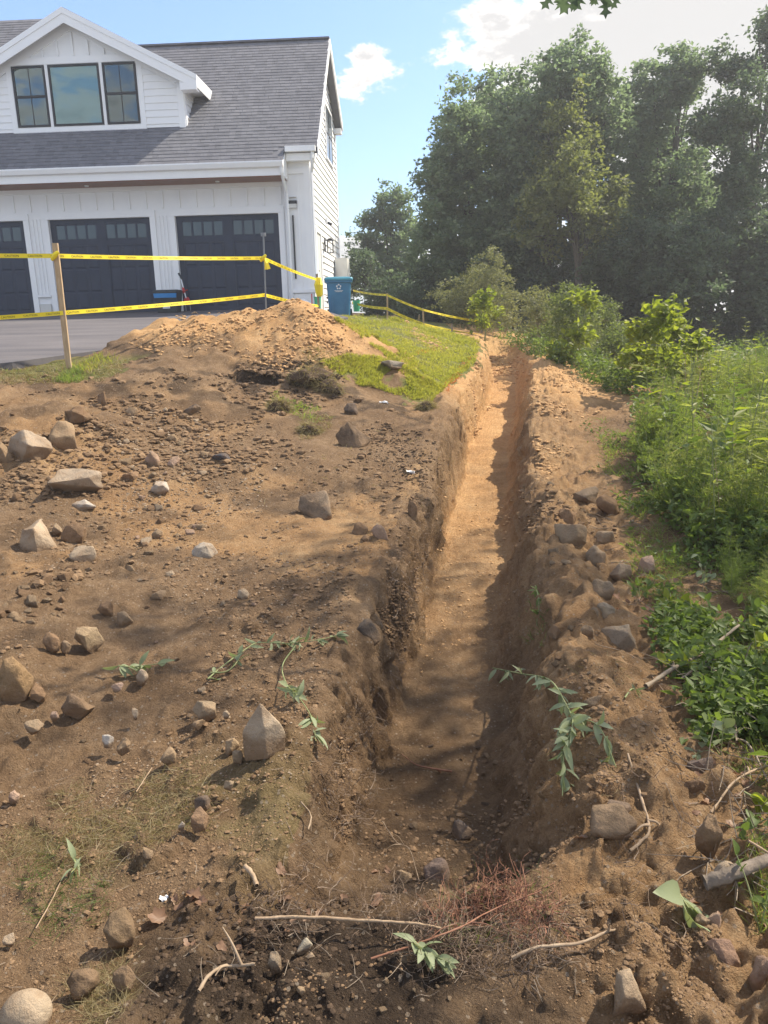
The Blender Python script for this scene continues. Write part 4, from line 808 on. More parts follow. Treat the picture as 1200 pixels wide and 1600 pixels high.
# ------------------------------------------------------------------ loose soil
cl1 = [rock_np(700+i, 1, 4, .22, .62) for i in range(10)]
def scatter_clods(name, pts, sizes, mat, flat=.75):
    Vs, Fs, n = [], [], 0; pts = np.asarray(pts); g = np.random.default_rng(5); which = g.integers(0, 10, len(pts))
    for k in range(10):
        V, F = cl1[k]; sel = np.where(which == k)[0]
        if len(sel) == 0: continue
        a = g.random(len(sel))*6.28; sc = sizes[sel][:, None]*np.stack([g.uniform(.7, 1.2, len(sel)), g.uniform(.7, 1.2, len(sel)), g.uniform(.5, .9, len(sel))*flat], 1)
        P = V[None]*sc[:, None]; x = P[..., 0]*np.cos(a)[:, None]-P[..., 1]*np.sin(a)[:, None]; y = P[..., 0]*np.sin(a)[:, None]+P[..., 1]*np.cos(a)[:, None]
        W = np.stack([x, y, P[..., 2]], -1)+pts[sel][:, None]; W[..., 2] += (sizes[sel]*.2)[:, None]
        Vs.append(W.reshape(-1, 3)); Fs.append((F[None]+(np.arange(len(sel))*len(V))[:, None, None]).reshape(-1, 3)+n); n += len(sel)*len(V)
    return link(name, mesh_np(name, np.concatenate(Vs), np.concatenate(Fs), False), M[mat], kind="stuff", label=None)
def px_zone(n, poly):
    xs = [p[0] for p in poly]; ys = [p[1] for p in poly]; P = np.zeros((0, 2))
    while len(P) < n:
        q = np.c_[rg.uniform(min(xs), max(xs), n), rg.uniform(min(ys), max(ys), n)]; P = np.vstack([P, q[point_in(poly, q[:, 0], q[:, 1])]])
    return P[:n]
def clod_zone(n, poly, pmin, pmax, power=2.5, cluster=-.12):
    q = px_zone(n*3, poly); p = hits(q[:, 0], q[:, 1]); keep = (1.3*fbm(p[:, 0], p[:, 1], .7, 3, 91)+rg.uniform(-.5, .5, len(p))) > -cluster+.0
    p = p[keep][:n]; s = (pmin+(pmax-pmin)*rg.random(len(p))**power)*p[:, 1]/FPX/2; return p, s
def zones(name, zs, mat):
    P, S = zip(*[clod_zone(int(z[0]*.68), *z[1:]) for z in zs]); scatter_clods(name, np.vstack(P), np.concatenate(S), mat)
zones("soil_clods", [(5200, [(0,600),(230,560),(420,560),(660,640),(720,700),(560,900),(520,1180),(0,1010)], 2.5, 11, 3), (2600, [(0,620),(400,570),(640,650),(560,720),(0,780)], 3, 15, 3), (2400, [(0,1000),(560,900),(500,1200),(400,1340),(230,1420),(180,1600),(0,1600)], 3, 12, 3.2),
      (1300, [(600,1600),(600,1440),(900,1420),(960,1600)], 2, 9, 4),(3000, [(0,1180),(380,1180),(400,1300),(200,1420),(0,1600)], 1.5, 6, 3),(3000, [(900,1200),(1040,1200),(1140,1600),(880,1600),(840,1400)], 1.5, 7, 3.5), (5200, [(815,760),(930,760),(1060,1050),(1150,1600),(960,1600),(800,1380),(810,1180),(800,1000)], 2.5, 13, 3.5),(1800, [(640,1000),(700,720),(660,720),(600,900),(520,1180),(540,1330),(590,1200)], 2.5, 10, 3.5), (900, [(560,1330),(640,1080),(790,1080),(860,1330),(700,1420)], 3, 12, 3),
      (900, [(0,880),(150,900),(160,1030),(0,1060)], 4, 22, 2.4), (200, [(400,1520),(620,1480),(620,1600),(400,1600)], 3, 10, 3)], 'clod')
zones("sand_clods", [(4200, [(200,540),(262,492),(320,486),(381,474),(460,462),(520,495),(590,550),(560,560),(500,600),(380,560),(260,560)], 1.5, 8, 4.5), (2600, [(690,700),(745,560),(790,552),(880,575),(960,640),(840,760),(826,640),(790,580),(745,690)], 2, 8, 3), (700, [(605,502),(630,498),(700,545),(690,552)], 2, 6, 2.5), (900, [(700,720),(800,720),(800,1080),(640,1080)], 1.5, 6, 3)], 'sandclod')
zones("grit", [(1500, [(200,700),(400,700),(420,800),(180,800)], 1.6, 5.5, 2.5, .4), (2500, [(0,780),(560,780),(500,1200),(0,1300)], 1.6, 5, 3), (500, [(0,640),(330,640),(330,720),(0,720)], 2, 8, 3)], 'grit')
zones("dark_crumbs", [(2600, [(260,1420),(400,1360),(560,1400),(620,1440),(600,1600),(200,1600)], 2, 14, 3.5), (500, [(440,560),(520,560),(560,620),(460,630)], 2, 9, 2.5), (900, [(600,640),(700,660),(660,760),(560,700)], 1.5, 6, 3)], 'darkclod')
zones("soil_crumbs", [(8000, [(0,900),(540,900),(500,1250),(400,1340),(230,1420),(180,1600),(0,1600)], 1.4, 4.5, 2.5, .6), (6000, [(0,620),(420,600),(660,650),(700,720),(560,900),(0,900)], 1.2, 3.5, 2.5, .6), (7000, [(830,760),(930,760),(1060,1050),(1150,1600),(600,1600),(760,1420),(820,1300)], 1.4, 5, 2.5, .6)], 'clod')

# ------------------------------------------------------------------ vegetation
def unit(v): return v/(np.linalg.norm(v, axis=-1, keepdims=True)+1e-9)
def leaves_np(P, L, D=None, wr=.55, up=.35, fold=.25, g=rg, droop=0.):
    """one folded leaf (two triangles) per point; L leaf length, D direction it points"""
    n = len(P); L = np.broadcast_to(L, (n,))[:, None]
    d = unit(g.normal(size=(n, 3))*np.array([1, 1, .6])) if D is None else unit(D)
    if droop: d = unit(d-np.array([0, 0, droop]))
    nz = unit(g.normal(size=(n, 3))+np.array([0, 0, up*3])); sd = unit(np.cross(d, nz)); nz = np.cross(sd, d)
    a = P; t = P+d*L; m = P+d*L*.45+nz*L*fold*wr*.6
    V = np.stack([a, m+sd*L*wr*.5, t, m-sd*L*wr*.5], 1).reshape(-1, 3); i = (np.arange(n)*4)[:, None]
    return V, np.concatenate([i+np.array([[0, 1, 2]]), i+np.array([[0, 2, 3]])])
def blades_np(P, L, D, W, bend=.3):
    """grass blades: two-segment tapered strips"""
    n = len(P); L = np.broadcast_to(L, (n,))[:, None]; D = unit(D); s = unit(np.cross(D, rg.normal(size=(n, 3)))); W = np.broadcast_to(W, (n,))[:, None]
    b = rg.normal(size=(n, 3))*bend; b[:, 2] = -abs(b[:, 2])*.6
    m = P+D*L*.55; t = P+D*L+b*L*.5
    V = np.stack([P-s*W, P+s*W, m+s*W*.7, m-s*W*.7, t], 1).reshape(-1, 3); i = (np.arange(n)*5)[:, None]
    return V, np.concatenate([i+np.array([[0, 1, 2]]), i+np.array([[0, 2, 3]]), i+np.array([[3, 2, 4]])])
def in_ball(n, power=.42): d = unit(rg.normal(size=(n, 3))); return d*(rg.random((n, 1))**power)
def woody(name, lobes, base, n, leaf, mat, label, cat, group=None, clump=.38, per=44, trunk_r=.16, limbs=9, barkmat='bark', wr=.6, up=.3, lean=None, thin=0):
    """trunk with limbs reaching into lobes [(centre, radii)] of leaf clumps; base on the ground"""
    root = empty(name, base, label=label, category=cat, group=group); b = np.array(base, float)
    vol = np.array([np.prod(r)**.7 for c, r in lobes]); vol /= vol.sum(); pts, cl = [], []
    for (c, r), f in zip(lobes, vol):
        k = max(4, int(n*f/per)); bb = in_ball(k); bb = bb*(1+.38*vnoise(bb[:, 0]*2.2+c[0], bb[:, 1]*2.2+c[1], bb[:, 2]*2.2+c[2], 12))[:, None]; C = np.array(c)+bb*np.array(r)
        if thin: C = C[vnoise(C[:, 0]/.9, C[:, 1]/.9, C[:, 2]/.9, 3) > -thin]
        cl.append(C)
        q = np.repeat(C, per, 0)+in_ball(len(C)*per, .6)*np.array([clump, clump, clump*.62])*rg.uniform(.6, 1.35, (len(C)*per, 1)); pts.append(q)
    P = np.concatenate(pts); V, F = leaves_np(P-b, leaf*rg.uniform(.65, 1.25, len(P)), wr=wr, up=up)
    link("crown", mesh_np("crown", V, F), M[mat], root)
    # wood
    parts = []; top = max(lobes, key=lambda l: l[0][2]); tp = np.array(top[0]); h = tp[2]-b[2]
    mid = b+(tp-b)*np.array([.35, .35, .5]); tr = spline([b-[0, 0, .3], b+(mid-b)*.5+rg.normal(size=3)*h*.01, mid, tp], 6)-b
    parts.append(tube_np(tr, np.linspace(trunk_r, trunk_r*.18, len(tr)), 8))
    for C in cl:
        for c in C[:max(2, limbs//len(cl)+1)]:
            f = rg.uniform(.42, .9); s = tr[int(f*(len(tr)-1))]; e = c-b; m = s+(e-s)*.5+np.array([0, 0, .12*h*rg.random()]); q = spline([s, m, e], 5)
            parts.append(tube_np(q, np.linspace(trunk_r*(.30-.2*f), trunk_r*.05, len(q)), 5))
    V, F = join(parts); link("trunk", mesh_np("trunk", V, F, True), M[barkmat], root); return root
def px_lobes(ls, Y, squash=1.0):
    out = []
    for px, py, rx, ry in ls:
        k = Y/FPX; py = py+(14 if py < 250 else 0); out.append((at(px, py, Y+rnd.uniform(-.05, .05)*Y), (rx*k, (rx+ry)*.5*k*squash, ry*k)))
    return out
def gbase(px, Y): p = at(px, 500, Y); return (p[0], p[1], float(base_h(np.array([p[0]]), np.array([p[1]]))[0])-.05)
TG = "oaks and other trees behind the yard"
for Y, lobes, bx, n, lf, mt, lab, kw in [
 (40, [(615,325,34,36),(585,385,40,55),(640,395,28,60),(600,440,60,45)], 608, 13000, .17, 'oak', "far rounded tree just right of the house behind the recycling bin", dict(trunk_r=.2)),
 (34, [(560,430,28,40),(610,465,50,35),(655,470,40,45)], 600, 8000, .13, 'oakshade', "low dark tree right behind the blue recycling bin and tape stakes", dict(trunk_r=.12)),
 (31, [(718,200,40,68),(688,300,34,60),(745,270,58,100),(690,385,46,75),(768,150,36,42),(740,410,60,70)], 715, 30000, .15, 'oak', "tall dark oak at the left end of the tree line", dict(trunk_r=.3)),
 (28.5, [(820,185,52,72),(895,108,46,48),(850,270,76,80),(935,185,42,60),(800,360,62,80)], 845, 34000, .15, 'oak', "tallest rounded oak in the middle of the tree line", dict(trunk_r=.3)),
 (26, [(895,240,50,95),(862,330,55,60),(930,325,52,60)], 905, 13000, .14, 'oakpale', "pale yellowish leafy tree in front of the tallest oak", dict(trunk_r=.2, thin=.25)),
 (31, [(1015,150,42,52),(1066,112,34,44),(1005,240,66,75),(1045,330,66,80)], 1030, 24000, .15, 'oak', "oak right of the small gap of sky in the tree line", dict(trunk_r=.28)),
 (27.5, [(1165,75,52,42),(1200,150,60,52),(1118,185,38,30),(1160,275,56,36),(1215,40,40,40)], 1150, 15000, .14, 'oakshade', "open branched oak at the right edge with sky showing through", dict(trunk_r=.24, thin=.15, limbs=16)),
 (25.5, [(1120,385,76,66),(1065,430,66,70),(1185,430,60,86)], 1110, 24000, .14, 'oakshade', "dense dark tree low at the right end of the tree line", dict(trunk_r=.22)),
 (27, [(985,410,70,66),(930,450,70,56),(1010,490,60,46)], 965, 18000, .13, 'oakshade', "dark understorey tree below the oak beside the sky gap", dict(trunk_r=.16)),
 (30, [(770,450,76,56),(850,440,80,56),(700,470,50,40)], 800, 16000, .13, 'oakshade', "dark understorey tree behind the olive shrub", dict(trunk_r=.16)),
 (35, [(1130,300,120,110),(1010,380,120,120),(900,420,120,110),(1180,480,120,90)], 1060, 26000, .2, 'oakshade', "shaded tree deep behind the right half of the tree line", dict(trunk_r=.3)),
 (27, [(1085,520,80,44),(1180,530,70,50),(1000,535,70,36),(1240,500,50,70)], 1140, 13000, .13, 'oakshade', "low dark tree in the shade at the right end behind the saplings", dict(trunk_r=.12)),
 (29, [(860,500,70,40),(790,505,60,34),(930,520,60,36)], 880, 9000, .13, 'oakshade', "low dark tree in the shade behind the green shrubs", dict(trunk_r=.12)),
 (30, [(660,470,36,44),(700,490,46,36)], 690, 7000, .12, 'oakshade', "low dark tree left of the olive shrub behind the tape", dict(trunk_r=.1)),
 (34, [(1290,120,70,110),(1310,280,90,120),(1270,420,90,90)], 1290, 18000, .17, 'oak', "oak standing just past the right edge of the tree line", dict(trunk_r=.3)),
]:
    woody("oak_tree" if 'oak' in lab else "tree", px_lobes(lobes, Y), gbase(bx, Y), int(n*1.5), lf*1.12, mt, lab, "tree", TG, **kw)
# oaks on the right, past the frame, whose crowns shade the near ground
for k, (x, y, ls, n, lab) in enumerate([
    (7.0, 7.4, [((5.8, 7.6, 7.4), (1.7, 1.5, 1.4)), ((7.5, 8.0, 7.9), (1.9, 1.7, 1.7)), ((6.8, 6.1, 7.2), (1.7, 1.5, 1.4)), ((4.9, 6.7, 7.4), (1.3, 1.3, 1.1)), ((6.4, 9.3, 7.6), (1.6, 1.4, 1.3))], 2700, "oak overhanging the yard from the right with a bough over the top edge"),
    (11.8, 12.4, [((11.6, 12.4, 8.2), (2.3, 2.2, 1.9)), ((13.0, 13.4, 7.8), (2.1, 2.1, 1.8)), ((12.3, 11.2, 7.2), (2.1, 1.8, 1.8))], 9000, "oak right of the yard behind the feathery weeds"),
    (11.0, 6.6, [((10.4, 6.9, 7.2), (2.0, 1.8, 1.8)), ((11.9, 7.8, 8), (2, 1.8, 1.7)), ((9.6, 5.6, 7.6), (1.6, 1.4, 1.3))], 6000, "oak on the right beside the brush heap")]):
    b = (x, y, float(base_h(np.array([x]), np.array([y]))[0])-.05)
    t = woody("oak_tree", ls, b, n, .13, 'oak', lab, "tree", TG, trunk_r=.24, clump=.6)
    if k == 0:
        e = at(918, -26, 4.6); pts = spline([(6.8, 7.3, 4.4), (5.0, 6.3, 4.9), (3.0, 5.2, 4.2), tuple(e+np.array([.35, .3, .18])), tuple(e)], 8)-np.array(b)
        bough = link("bough", mesh_np("bough", *tube_np(pts, np.linspace(.05, .006, len(pts)), 6), True), M['bark'], t)
        # lobed oak leaves hanging from its tip
        Vs, Fs, nn = [], [], 0
        out = [(0,0),(.10,.05),(.16,.30),(.24,.10),(.36,.13),(.46,.42),(.52,.12),(.64,.12),(.76,.34),(.80,.10),(1,0)]
        out = out+[(a_, -b_) for a_, b_ in out[-2:0:-1]]
        for q in range(13):
            px = 866+q*8.5+rnd.uniform(-5, 5); o = at(px, rnd.uniform(-22, -6), 4.6+rnd.uniform(-.12, .12)); ln = rnd.uniform(.08, .115)
            d = unit(np.array([rnd.uniform(-.6, .6), rnd.uniform(-.4, .4), -1+rnd.uniform(0, .5)])); s = unit(np.cross(d, [rnd.uniform(-.5, .5), -1, rnd.uniform(-.3, .3)]))
            V = np.array([o+d*a_*ln+s*b_*ln for a_, b_ in out]); c = V.mean(0); m_ = len(out); Vs.append(np.vstack([V, (o+d*ln*.5)[None]])-np.array(b)); Fs.append(np.array([(i, (i+1) % m_, m_) for i in range(m_)])+nn); nn += m_+1
        link("oak_leaves", mesh_np("oak_leaves", np.concatenate(Vs), np.concatenate(Fs)), M['oakshade'], bough)
# shrubs and saplings
SG = "shrubs below the tree line"
for Y, ls, bx, n, lf, mt, lab, kw in [
 (21.5, [(762,440,34,44),(716,468,40,34),(790,478,22,44),(745,490,52,30)], 752, 15000, .075, 'shrubolive', "rounded olive green shrub at the end of the barrier tape", {}),
 (18.5, [(838,480,30,30),(850,510,40,36)], 845, 6500, .07, 'shrubolive', "grey green shrub right of the olive shrub", {}),
 (17.5, [(900,485,42,36),(938,500,36,34),(890,530,56,30)], 905, 10500, .075, 'shrubgreen', "broad green shrub in front of the dark trees, right of the grey green shrub", {}),
 (15.5, [(965,540,34,34),(930,562,34,22)], 955, 4200, .075, 'shrubgreen', "low green shrub at the upper end of the right spoil bank", {}),
]: woody("shrub", px_lobes(ls, Y), gbase(bx, Y), n, lf, mt, lab, "shrub", SG, clump=.17, per=30, trunk_r=.04, limbs=20, barkmat='twig', wr=.42, up=.15)
for Y, ls, bx, n, lf, mt, lab in [
 (19.5, [(757,468,16,16),(744,482,14,12),(772,486,12,12),(754,505,14,10)], 757, 620, .13, 'bright', "slim bright green sapling standing at the end of the tape"),
 (14.5, [(916,470,14,18),(880,545,18,16),(905,520,16,14)], 905, 520, .12, 'bright', "bright sapling rising in front of the broad green shrub"),
 (11.5, [(1030,485,22,18),(1005,520,24,16),(1050,515,22,16),(1000,560,26,18),(1062,570,30,20),(1030,555,20,18)], 1032, 1500, .115, 'bright', "tall yellow green maple sapling in the weeds"),
 (11, [(1088,538,15,16),(1080,575,22,16)], 1085, 460, .11, 'bright', "small yellow green sapling right of the tall maple sapling"),
 (13, [(975,590,26,16),(1010,588,24,16)], 985, 700, .11, 'bright', "low yellow green sapling at the upper edge of the right bank"),
]: woody("sapling", px_lobes(ls, Y), gbase(bx, Y), n, lf, mt, lab, "sapling", "bright saplings in the weeds", clump=.2, per=12, trunk_r=.022, limbs=12, barkmat='stem', wr=.75, up=.6)
# feathery weeds: four kinds, then copies
def feather_np(seed, h=.85):
    g = np.random.default_rng(seed); parts, stems = [], []
    ns = g.integers(2, 4)
    for s in range(ns):
        lean = g.normal(size=3)*np.array([.22, .22, 0]); top = np.array([lean[0], lean[1], 1])*h*g.uniform(.75, 1.0); q = spline([(0, 0, 0), top*.5+np.array([0, 0, .03]), top], 6); stems.append(tube_np(q, np.linspace(.006, .0015, len(q)), 4))
        for t in np.linspace(.18, .98, 26):
            o = q[int(t*(len(q)-1))]; a = g.random()*6.28; ln = (.24*(1-t)**.6+.05)*g.uniform(.7, 1.2); d = unit(np.array([math.cos(a), math.sin(a), .75]))
            k = 11; tt = np.linspace(.1, 1, k)[:, None]; P = o+d*ln*tt-np.array([0, 0, .25])*ln*tt**2; P = np.repeat(P, 2, 0)
            D = d+g.normal(size=(len(P), 3))*.75+np.array([0, 0, .1]); parts.append(leaves_np(P, ln*.24*g.uniform(.7, 1.3, len(P)), D, wr=.16, up=.2, g=g))
    return join(parts), join(stems)
FW = [feather_np(40+i, .75+.1*i) for i in range(4)]; FM = [(mesh_np("foliage", *a), mesh_np("stem", *b, True)) for a, b in FW]
FM += [(mesh_np('foliage', *a), None) for a, b in FW]
for q_ in FM[4:]: q_[0].materials.append(M['feather2'])
def feather(px, py, sc, label, group):
    p = hit(px, py, False); k = rnd.randrange(4); root = empty("feathery_weed", (p[0], p[1], float(fastH(p[0], p[1]))-.02), rnd.uniform(0, 6.28), label=label, category="weed", group=group); root.scale = (sc,)*3
    link("foliage", FM[k+4*(rnd.random() < .4)][0], M['feather'], root); link("stem", FM[k][1], M['stem'], root)
W1 = [(1000,700),(1075,650),(1210,610),(1250,640),(1250,860),(1090,850),(1010,770)]
for px, py in px_zone(95, W1): feather(px, py, rnd.uniform(.5, .95), "feathery green weed in the thick stand right of the trench", "feathery weeds right of the trench")
for px, py in px_zone(26, [(1010,640),(1080,600),(1220,585),(1220,620),(1050,650)]): feather(px, py, rnd.uniform(.55, .9), "feathery green weed at the back of the stand below the saplings", "feathery weeds below the saplings")
for px, py in px_zone(14, [(1100,880),(1210,870),(1210,980),(1150,960)]): feather(px, py, rnd.uniform(.25, .45), "low feathery weed at the near edge of the brush heap", "low feathery weeds by the brush heap")
def near_twigs(n, poly, lmin, lmax, r):
    parts = []; q = px_zone(n, poly); P = hits(q[:, 0], q[:, 1])
    for p_ in P:
        d = unit(rg.normal(size=3)*np.array([1, 1, .25])+np.array([0, 0, .05])); l = rg.uniform(lmin, lmax); c = spline([p_, p_+d*l*.5+rg.normal(size=3)*l*.07, p_+d*l], 3); c[:, 2] = np.maximum(c[:, 2]+.006, fastH(c[:, 0], c[:, 1])+.004); parts.append(tube_np(c, np.linspace(r, r*.4, len(c)), 4))
    return parts
# taller broad leaved weeds standing among the feathery ones
def tall_np(seed, h, nl, L, wr):
    g = np.random.default_rng(seed); lean = g.normal(size=2)*.15; top = np.array([lean[0], lean[1], 1])*h; q = spline([(0, 0, 0), top*.5+[0, 0, .02], top], 8); P, D = [], []
    for t in np.linspace(.2, 1, nl):
        o = q[int(t*(len(q)-1))]
        for s in range(2): a = g.random()*6.28; P.append(o); D.append([math.cos(a), math.sin(a), g.uniform(-.1, .6)])
    return leaves_np(np.array(P), L*g.uniform(.6, 1.2, len(P)), np.array(D), wr=wr, up=.9, g=g), tube_np(q, np.linspace(.006, .002, len(q)), 5)
TWD = [(tall_np(70, .9, 16, .14, .28), 'bright'), (tall_np(71, .7, 12, .12, .55), 'cover'), (tall_np(72, 1.05, 20, .10, .22), 'feather2'), (tall_np(73, .8, 9, .05, .3), 'straw')]
TWM = [(mesh_np("leaves", *a), mesh_np("stem", *b, True), m_) for (a, b), m_ in TWD]
TWL = ["tall weed with narrow bright leaves among the feathery weeds", "tall weed with broad dark leaves among the feathery weeds", "tall pale weed with small leaves among the feathery weeds", "dead dry weed stalk among the feathery weeds"]
for i, (px, py) in enumerate(px_zone(64, [(1000,690),(1040,620),(1210,590),(1250,640),(1250,880),(1080,850)])):
    k = i % 4; p = hit(px, py, False); root = empty("tall_weed", (p[0], p[1], float(fastH(p[0], p[1]))-.02), rnd.uniform(0, 6.28), label=TWL[k], category="weed", group="tall weeds, kind %s" % ("narrow leaved", "broad leaved", "small leaved", "dry")[k]); root.scale = (rnd.uniform(.75, 1.25),)*3
    link("leaves", TWM[k][0], M[TWM[k][2]], root); link("stem", TWM[k][1], M['stem' if k < 3 else 'tan'], root)
# undergrowth, lawn, dead grass
def ground_leaves(name, poly, n, lmin, lmax, mat, hmax, wr=.5, up=.5, cl=-.1, keep=None):
    q = px_zone(n, poly); P = hits(q[:, 0], q[:, 1]); s = P[:, 1]
    ok = fbm(P[:, 0], P[:, 1], .35, 3, 44) > cl; P = P[ok]
    P = P+np.c_[rg.normal(size=(len(P), 2))*.03, rg.random(len(P))**1.5*hmax+.01]
    return leaves_np(P, rg.uniform(lmin, lmax, len(P)), wr=wr, up=up)
def stuff(name, parts, mat, lab=None): V, F = join(parts); return link(name, mesh_np(name, V, F), M[mat], kind="stuff")
stuff("undergrowth", [ground_leaves("u", [(985,640),(1000,600),(1250,560),(1250,900),(1060,860),(1000,770)], 15000, .04, .10, 'cover', .30, .45, .5, -.35),
   ground_leaves("u", [(1090,540),(1250,520),(1250,600),(1000,600)], 6000, .06, .13, 'cover', .45, .45, .5, -.5), ground_leaves("u", [(770,528),(850,535),(930,575),(1000,620),(960,618),(880,578),(810,548)], 5200, .05, .12, 'cover', .35, .4, .5, -.5)], 'cover')
stuff("verge_plants", [ground_leaves("u", [(1215,560),(1500,600),(1640,900),(1640,1300),(1215,1300)], 9000, .04, .11, 'cover', .3, .45, .5, -.3), ground_leaves("u", [(1215,1200),(1640,1200),(1600,1600),(1215,1600)], 1500, .03, .07, 'cover', .12, .45, .5, -.2)], 'cover')
for px, py in px_zone(26, [(1260,600),(1500,640),(1600,900),(1260,900)]): feather(px, py, rnd.uniform(.5, 1.0), "feathery green weed on the verge past the right end of the stand", "feathery weeds on the verge")
stuff("brush", [ground_leaves("u", [(960,760),(1060,870),(1210,880),(1210,1010),(1080,1010),(990,900)], 4200, .03, .075, 'cover', .10, .4, .4, .0), ground_leaves("u", [(1000,960),(1210,930),(1210,1190),(1100,1180),(1060,1080)], 4600, .03, .07, 'cover', .12, .5, .4, .0),
   ground_leaves("u", [(1130,1180),(1210,1170),(1210,1600),(1190,1560),(1140,1340)], 2400, .02, .055, 'cover', .07, .4, .4, .05), ground_leaves("u", [(900,640),(1000,700),(1010,800),(930,740)], 900, .03, .06, 'cover', .06, .35, .4, .15)], 'cover')
def blades_zone(poly, n, lmin, lmax, w, upw, cl, bend=.3, sd=45):
    q = px_zone(n, poly); P = hits(q[:, 0], q[:, 1]); ok = fbm(P[:, 0], P[:, 1], .3, 3, sd) > cl; P = P[ok]; D = rg.normal(size=(len(P), 3)); D[:, 2] = abs(D[:, 2])*.3+upw
    k = P[:, 1]/FPX; return blades_np(P-[0, 0, .004], rg.uniform(lmin, lmax, len(P)), D, np.maximum(w, k*.45), bend)
stuff("grass", [blades_zone(LAWN_PX, 46000, .03, .075, .002, 1.4, -.38), blades_zone([(560,492),(600,493),(690,519),(750,538),(720,540),(640,505)], 3500, .06, .14, .002, 1.6, -.6), blades_zone([(115,575),(165,548),(185,560),(130,590)], 350, .05, .13, .003, 1.4, -.6), blades_zone([(500,568),(560,560),(600,600),(560,600)], 2500, .04, .1, .002, 1.3, -.6)], 'grass')
stuff("weedy_grass", [blades_zone([(0,578),(110,566),(200,566),(150,590),(0,600)], 260, .04, .10, .003, .9, -.5), blades_zone([(80,600),(130,575),(130,600)], 500, .06, .14, .003, 1.2, -.6), blades_zone([(420,600),(520,620),(510,670),(430,640)], 900, .04, .1, .002, .8, .0), blades_zone([(930,640),(1010,700),(1040,860),(950,760)], 1800, .05, .15, .002, .6, .1), blades_zone([(980,820),(1090,860),(1060,960),(990,930)], 1300, .05, .14, .0015, .5, .0), blades_zone([(1040,850),(1210,880),(1210,1250),(1110,1190)], 2600, .05, .16, .0012, .5, .0), blades_zone([(1150,1280),(1210,1250),(1210,1560)], 700, .04, .12, .001, .6, .0)], 'feather')
stuff("dead_grass", [blades_zone([(0,1290),(150,1200),(330,1180),(330,1300),(190,1430),(200,1600),(0,1600)], 12000, .03, .11, .0006, .10, -.05, .5, 46), blades_zone([(0,575),(200,562),(180,600),(0,605)], 2600, .04, .1, .003, .5, -.4), blades_zone([(470,540),(560,560),(590,610),(480,600)], 1600, .05, .13, .002, .1, -.2), blades_zone([(470,650),(520,650),(510,690),(470,690)], 500, .04, .1, .002, .3, -.6), blades_zone([(880,1000),(1000,1060),(1110,1560),(1000,1400)], 900, .03, .1, .0006, .05, .1, .5), blades_zone([(520,640),(720,700),(600,900),(380,800)], 700, .03, .09, .001, .05, .2, .5), blades_zone([(940,640),(1080,830),(1150,1180),(1060,1080)], 1500, .05, .16, .0012, .15, .0, .5)], 'straw')
stuff("green_tufts", [blades_zone([(20,1360),(110,1290),(180,1330),(170,1420),(60,1470)], 800, .03, .09, .0008, .35, -.1, .4, 47), blades_zone([(830,930),(860,930),(850,1010),(800,1000)], 200, .03, .08, .001, .5, -.5), blades_zone([(660,1360),(860,1340),(860,1480),(700,1480)], 0+300, .03, .1, .0006, .4, .1)], 'cover')
stuff("twig_litter", near_twigs(130, [(1000,900),(1210,880),(1210,1500),(1120,1400),(1050,1080)], .08, .3, .0022)+near_twigs(60, [(940,700),(1010,760),(1040,900),(930,900)], .06, .2, .003)+near_twigs(70, [(0,1200),(500,1150),(600,1430),(250,1600),(0,1600)], .03, .10, .0011)+near_twigs(60, [(400,1400),(900,1400),(950,1560),(420,1560)], .03, .10, .001), 'twig')
stuff("orange_paint_marks", [blades_zone([(648,549),(672,541),(680,545),(655,553)], 160, .03, .06, .003, 1.2, -2), blades_zone([(690,604),(715,582),(722,585),(700,612)], 200, .03, .06, .003, 1.2, -2), blades_zone([(712,575),(738,556),(742,560),(720,580)], 140, .03, .06, .003, 1.2, -2)], 'orange')

# ------------------------------------------------------------------ stakes and barrier tape
def gz(x, y): return float(fastH(x, y))
def stake(base, top, Y, w, d, mat, label, name="stake", group=None, tube=False):
    b, t = at(*base, Y), at(*top, Y); b[2] = min(b[2], gz(b[0], b[1])+.02)
    o = MB()
    ax = unit(t-b); s = np.array([1, .15, 0])*w/2; f = np.array([-.15, 1, 0])*d/2; b0 = b-ax*.25
    if tube: o.tube([b0, b, t], [w/2]*3, 8); 
    else:
        A = [b0-s-f, b0+s-f, b0+s+f, b0-s+f]; B = [t-s-f, t+s-f, t+s+f, t-s+f]; o.prism(A, B)
    r = o.build(name, M[mat], None, tuple(b), tube, label=label, category="stake" if not tube else "rod", group=group); r.location = b
    return r, b, t
s1, s1b, s1t = stake((108,576), (86,380), 9.3, .062, .042, 'wood', "tall wooden stake leaning left at the edge of the driveway")
s2, s2b, s2t = stake((415,486), (411.5,366), 12.2, .026, .026, 'rod', "grey metal rod standing on the soil pile in front of the garage", "metal_rod", tube=True)
cap = MB().tube([s2t-np.array([0, 0, .03]), s2t+np.array([0, 0, .02])], [.04, .04], 10).build("cap", M['rod'], s2, tuple(s2b))
s3, s3b, s3t = stake((499,500), (495,428), 16.5, .045, .03, 'oldwood', "weathered stake beside the house corner with a bunch of tape hanging on it")
stake((605.5,503), (605,458), 20, .038, .03, 'wood', "slim stake right of the blue bin carrying both tapes"); stake((662,518), (661,481), 19, .038, .03, 'wood', "slim stake carrying both tapes where they bend at the small soil heap")
stake((706.5,531), (706,506), 18.6, .04, .03, 'oldwood', "short thin stake under the lower tape near the olive shrub"); stake((653.5,516), (655,492), 19.6, .03, .03, 'oldwood', "short stub of a stake just left of the stake at the bend")
stake((589.5,499), (589.5,491), 20.5, .03, .03, 'oldwood', "tiny stub of a stake in the grass right of the blue bin")
stake((488,490), (487,459), 18.6, .025, .02, 'red', "thin red marker stick behind the soil pile", name="marker_stick")
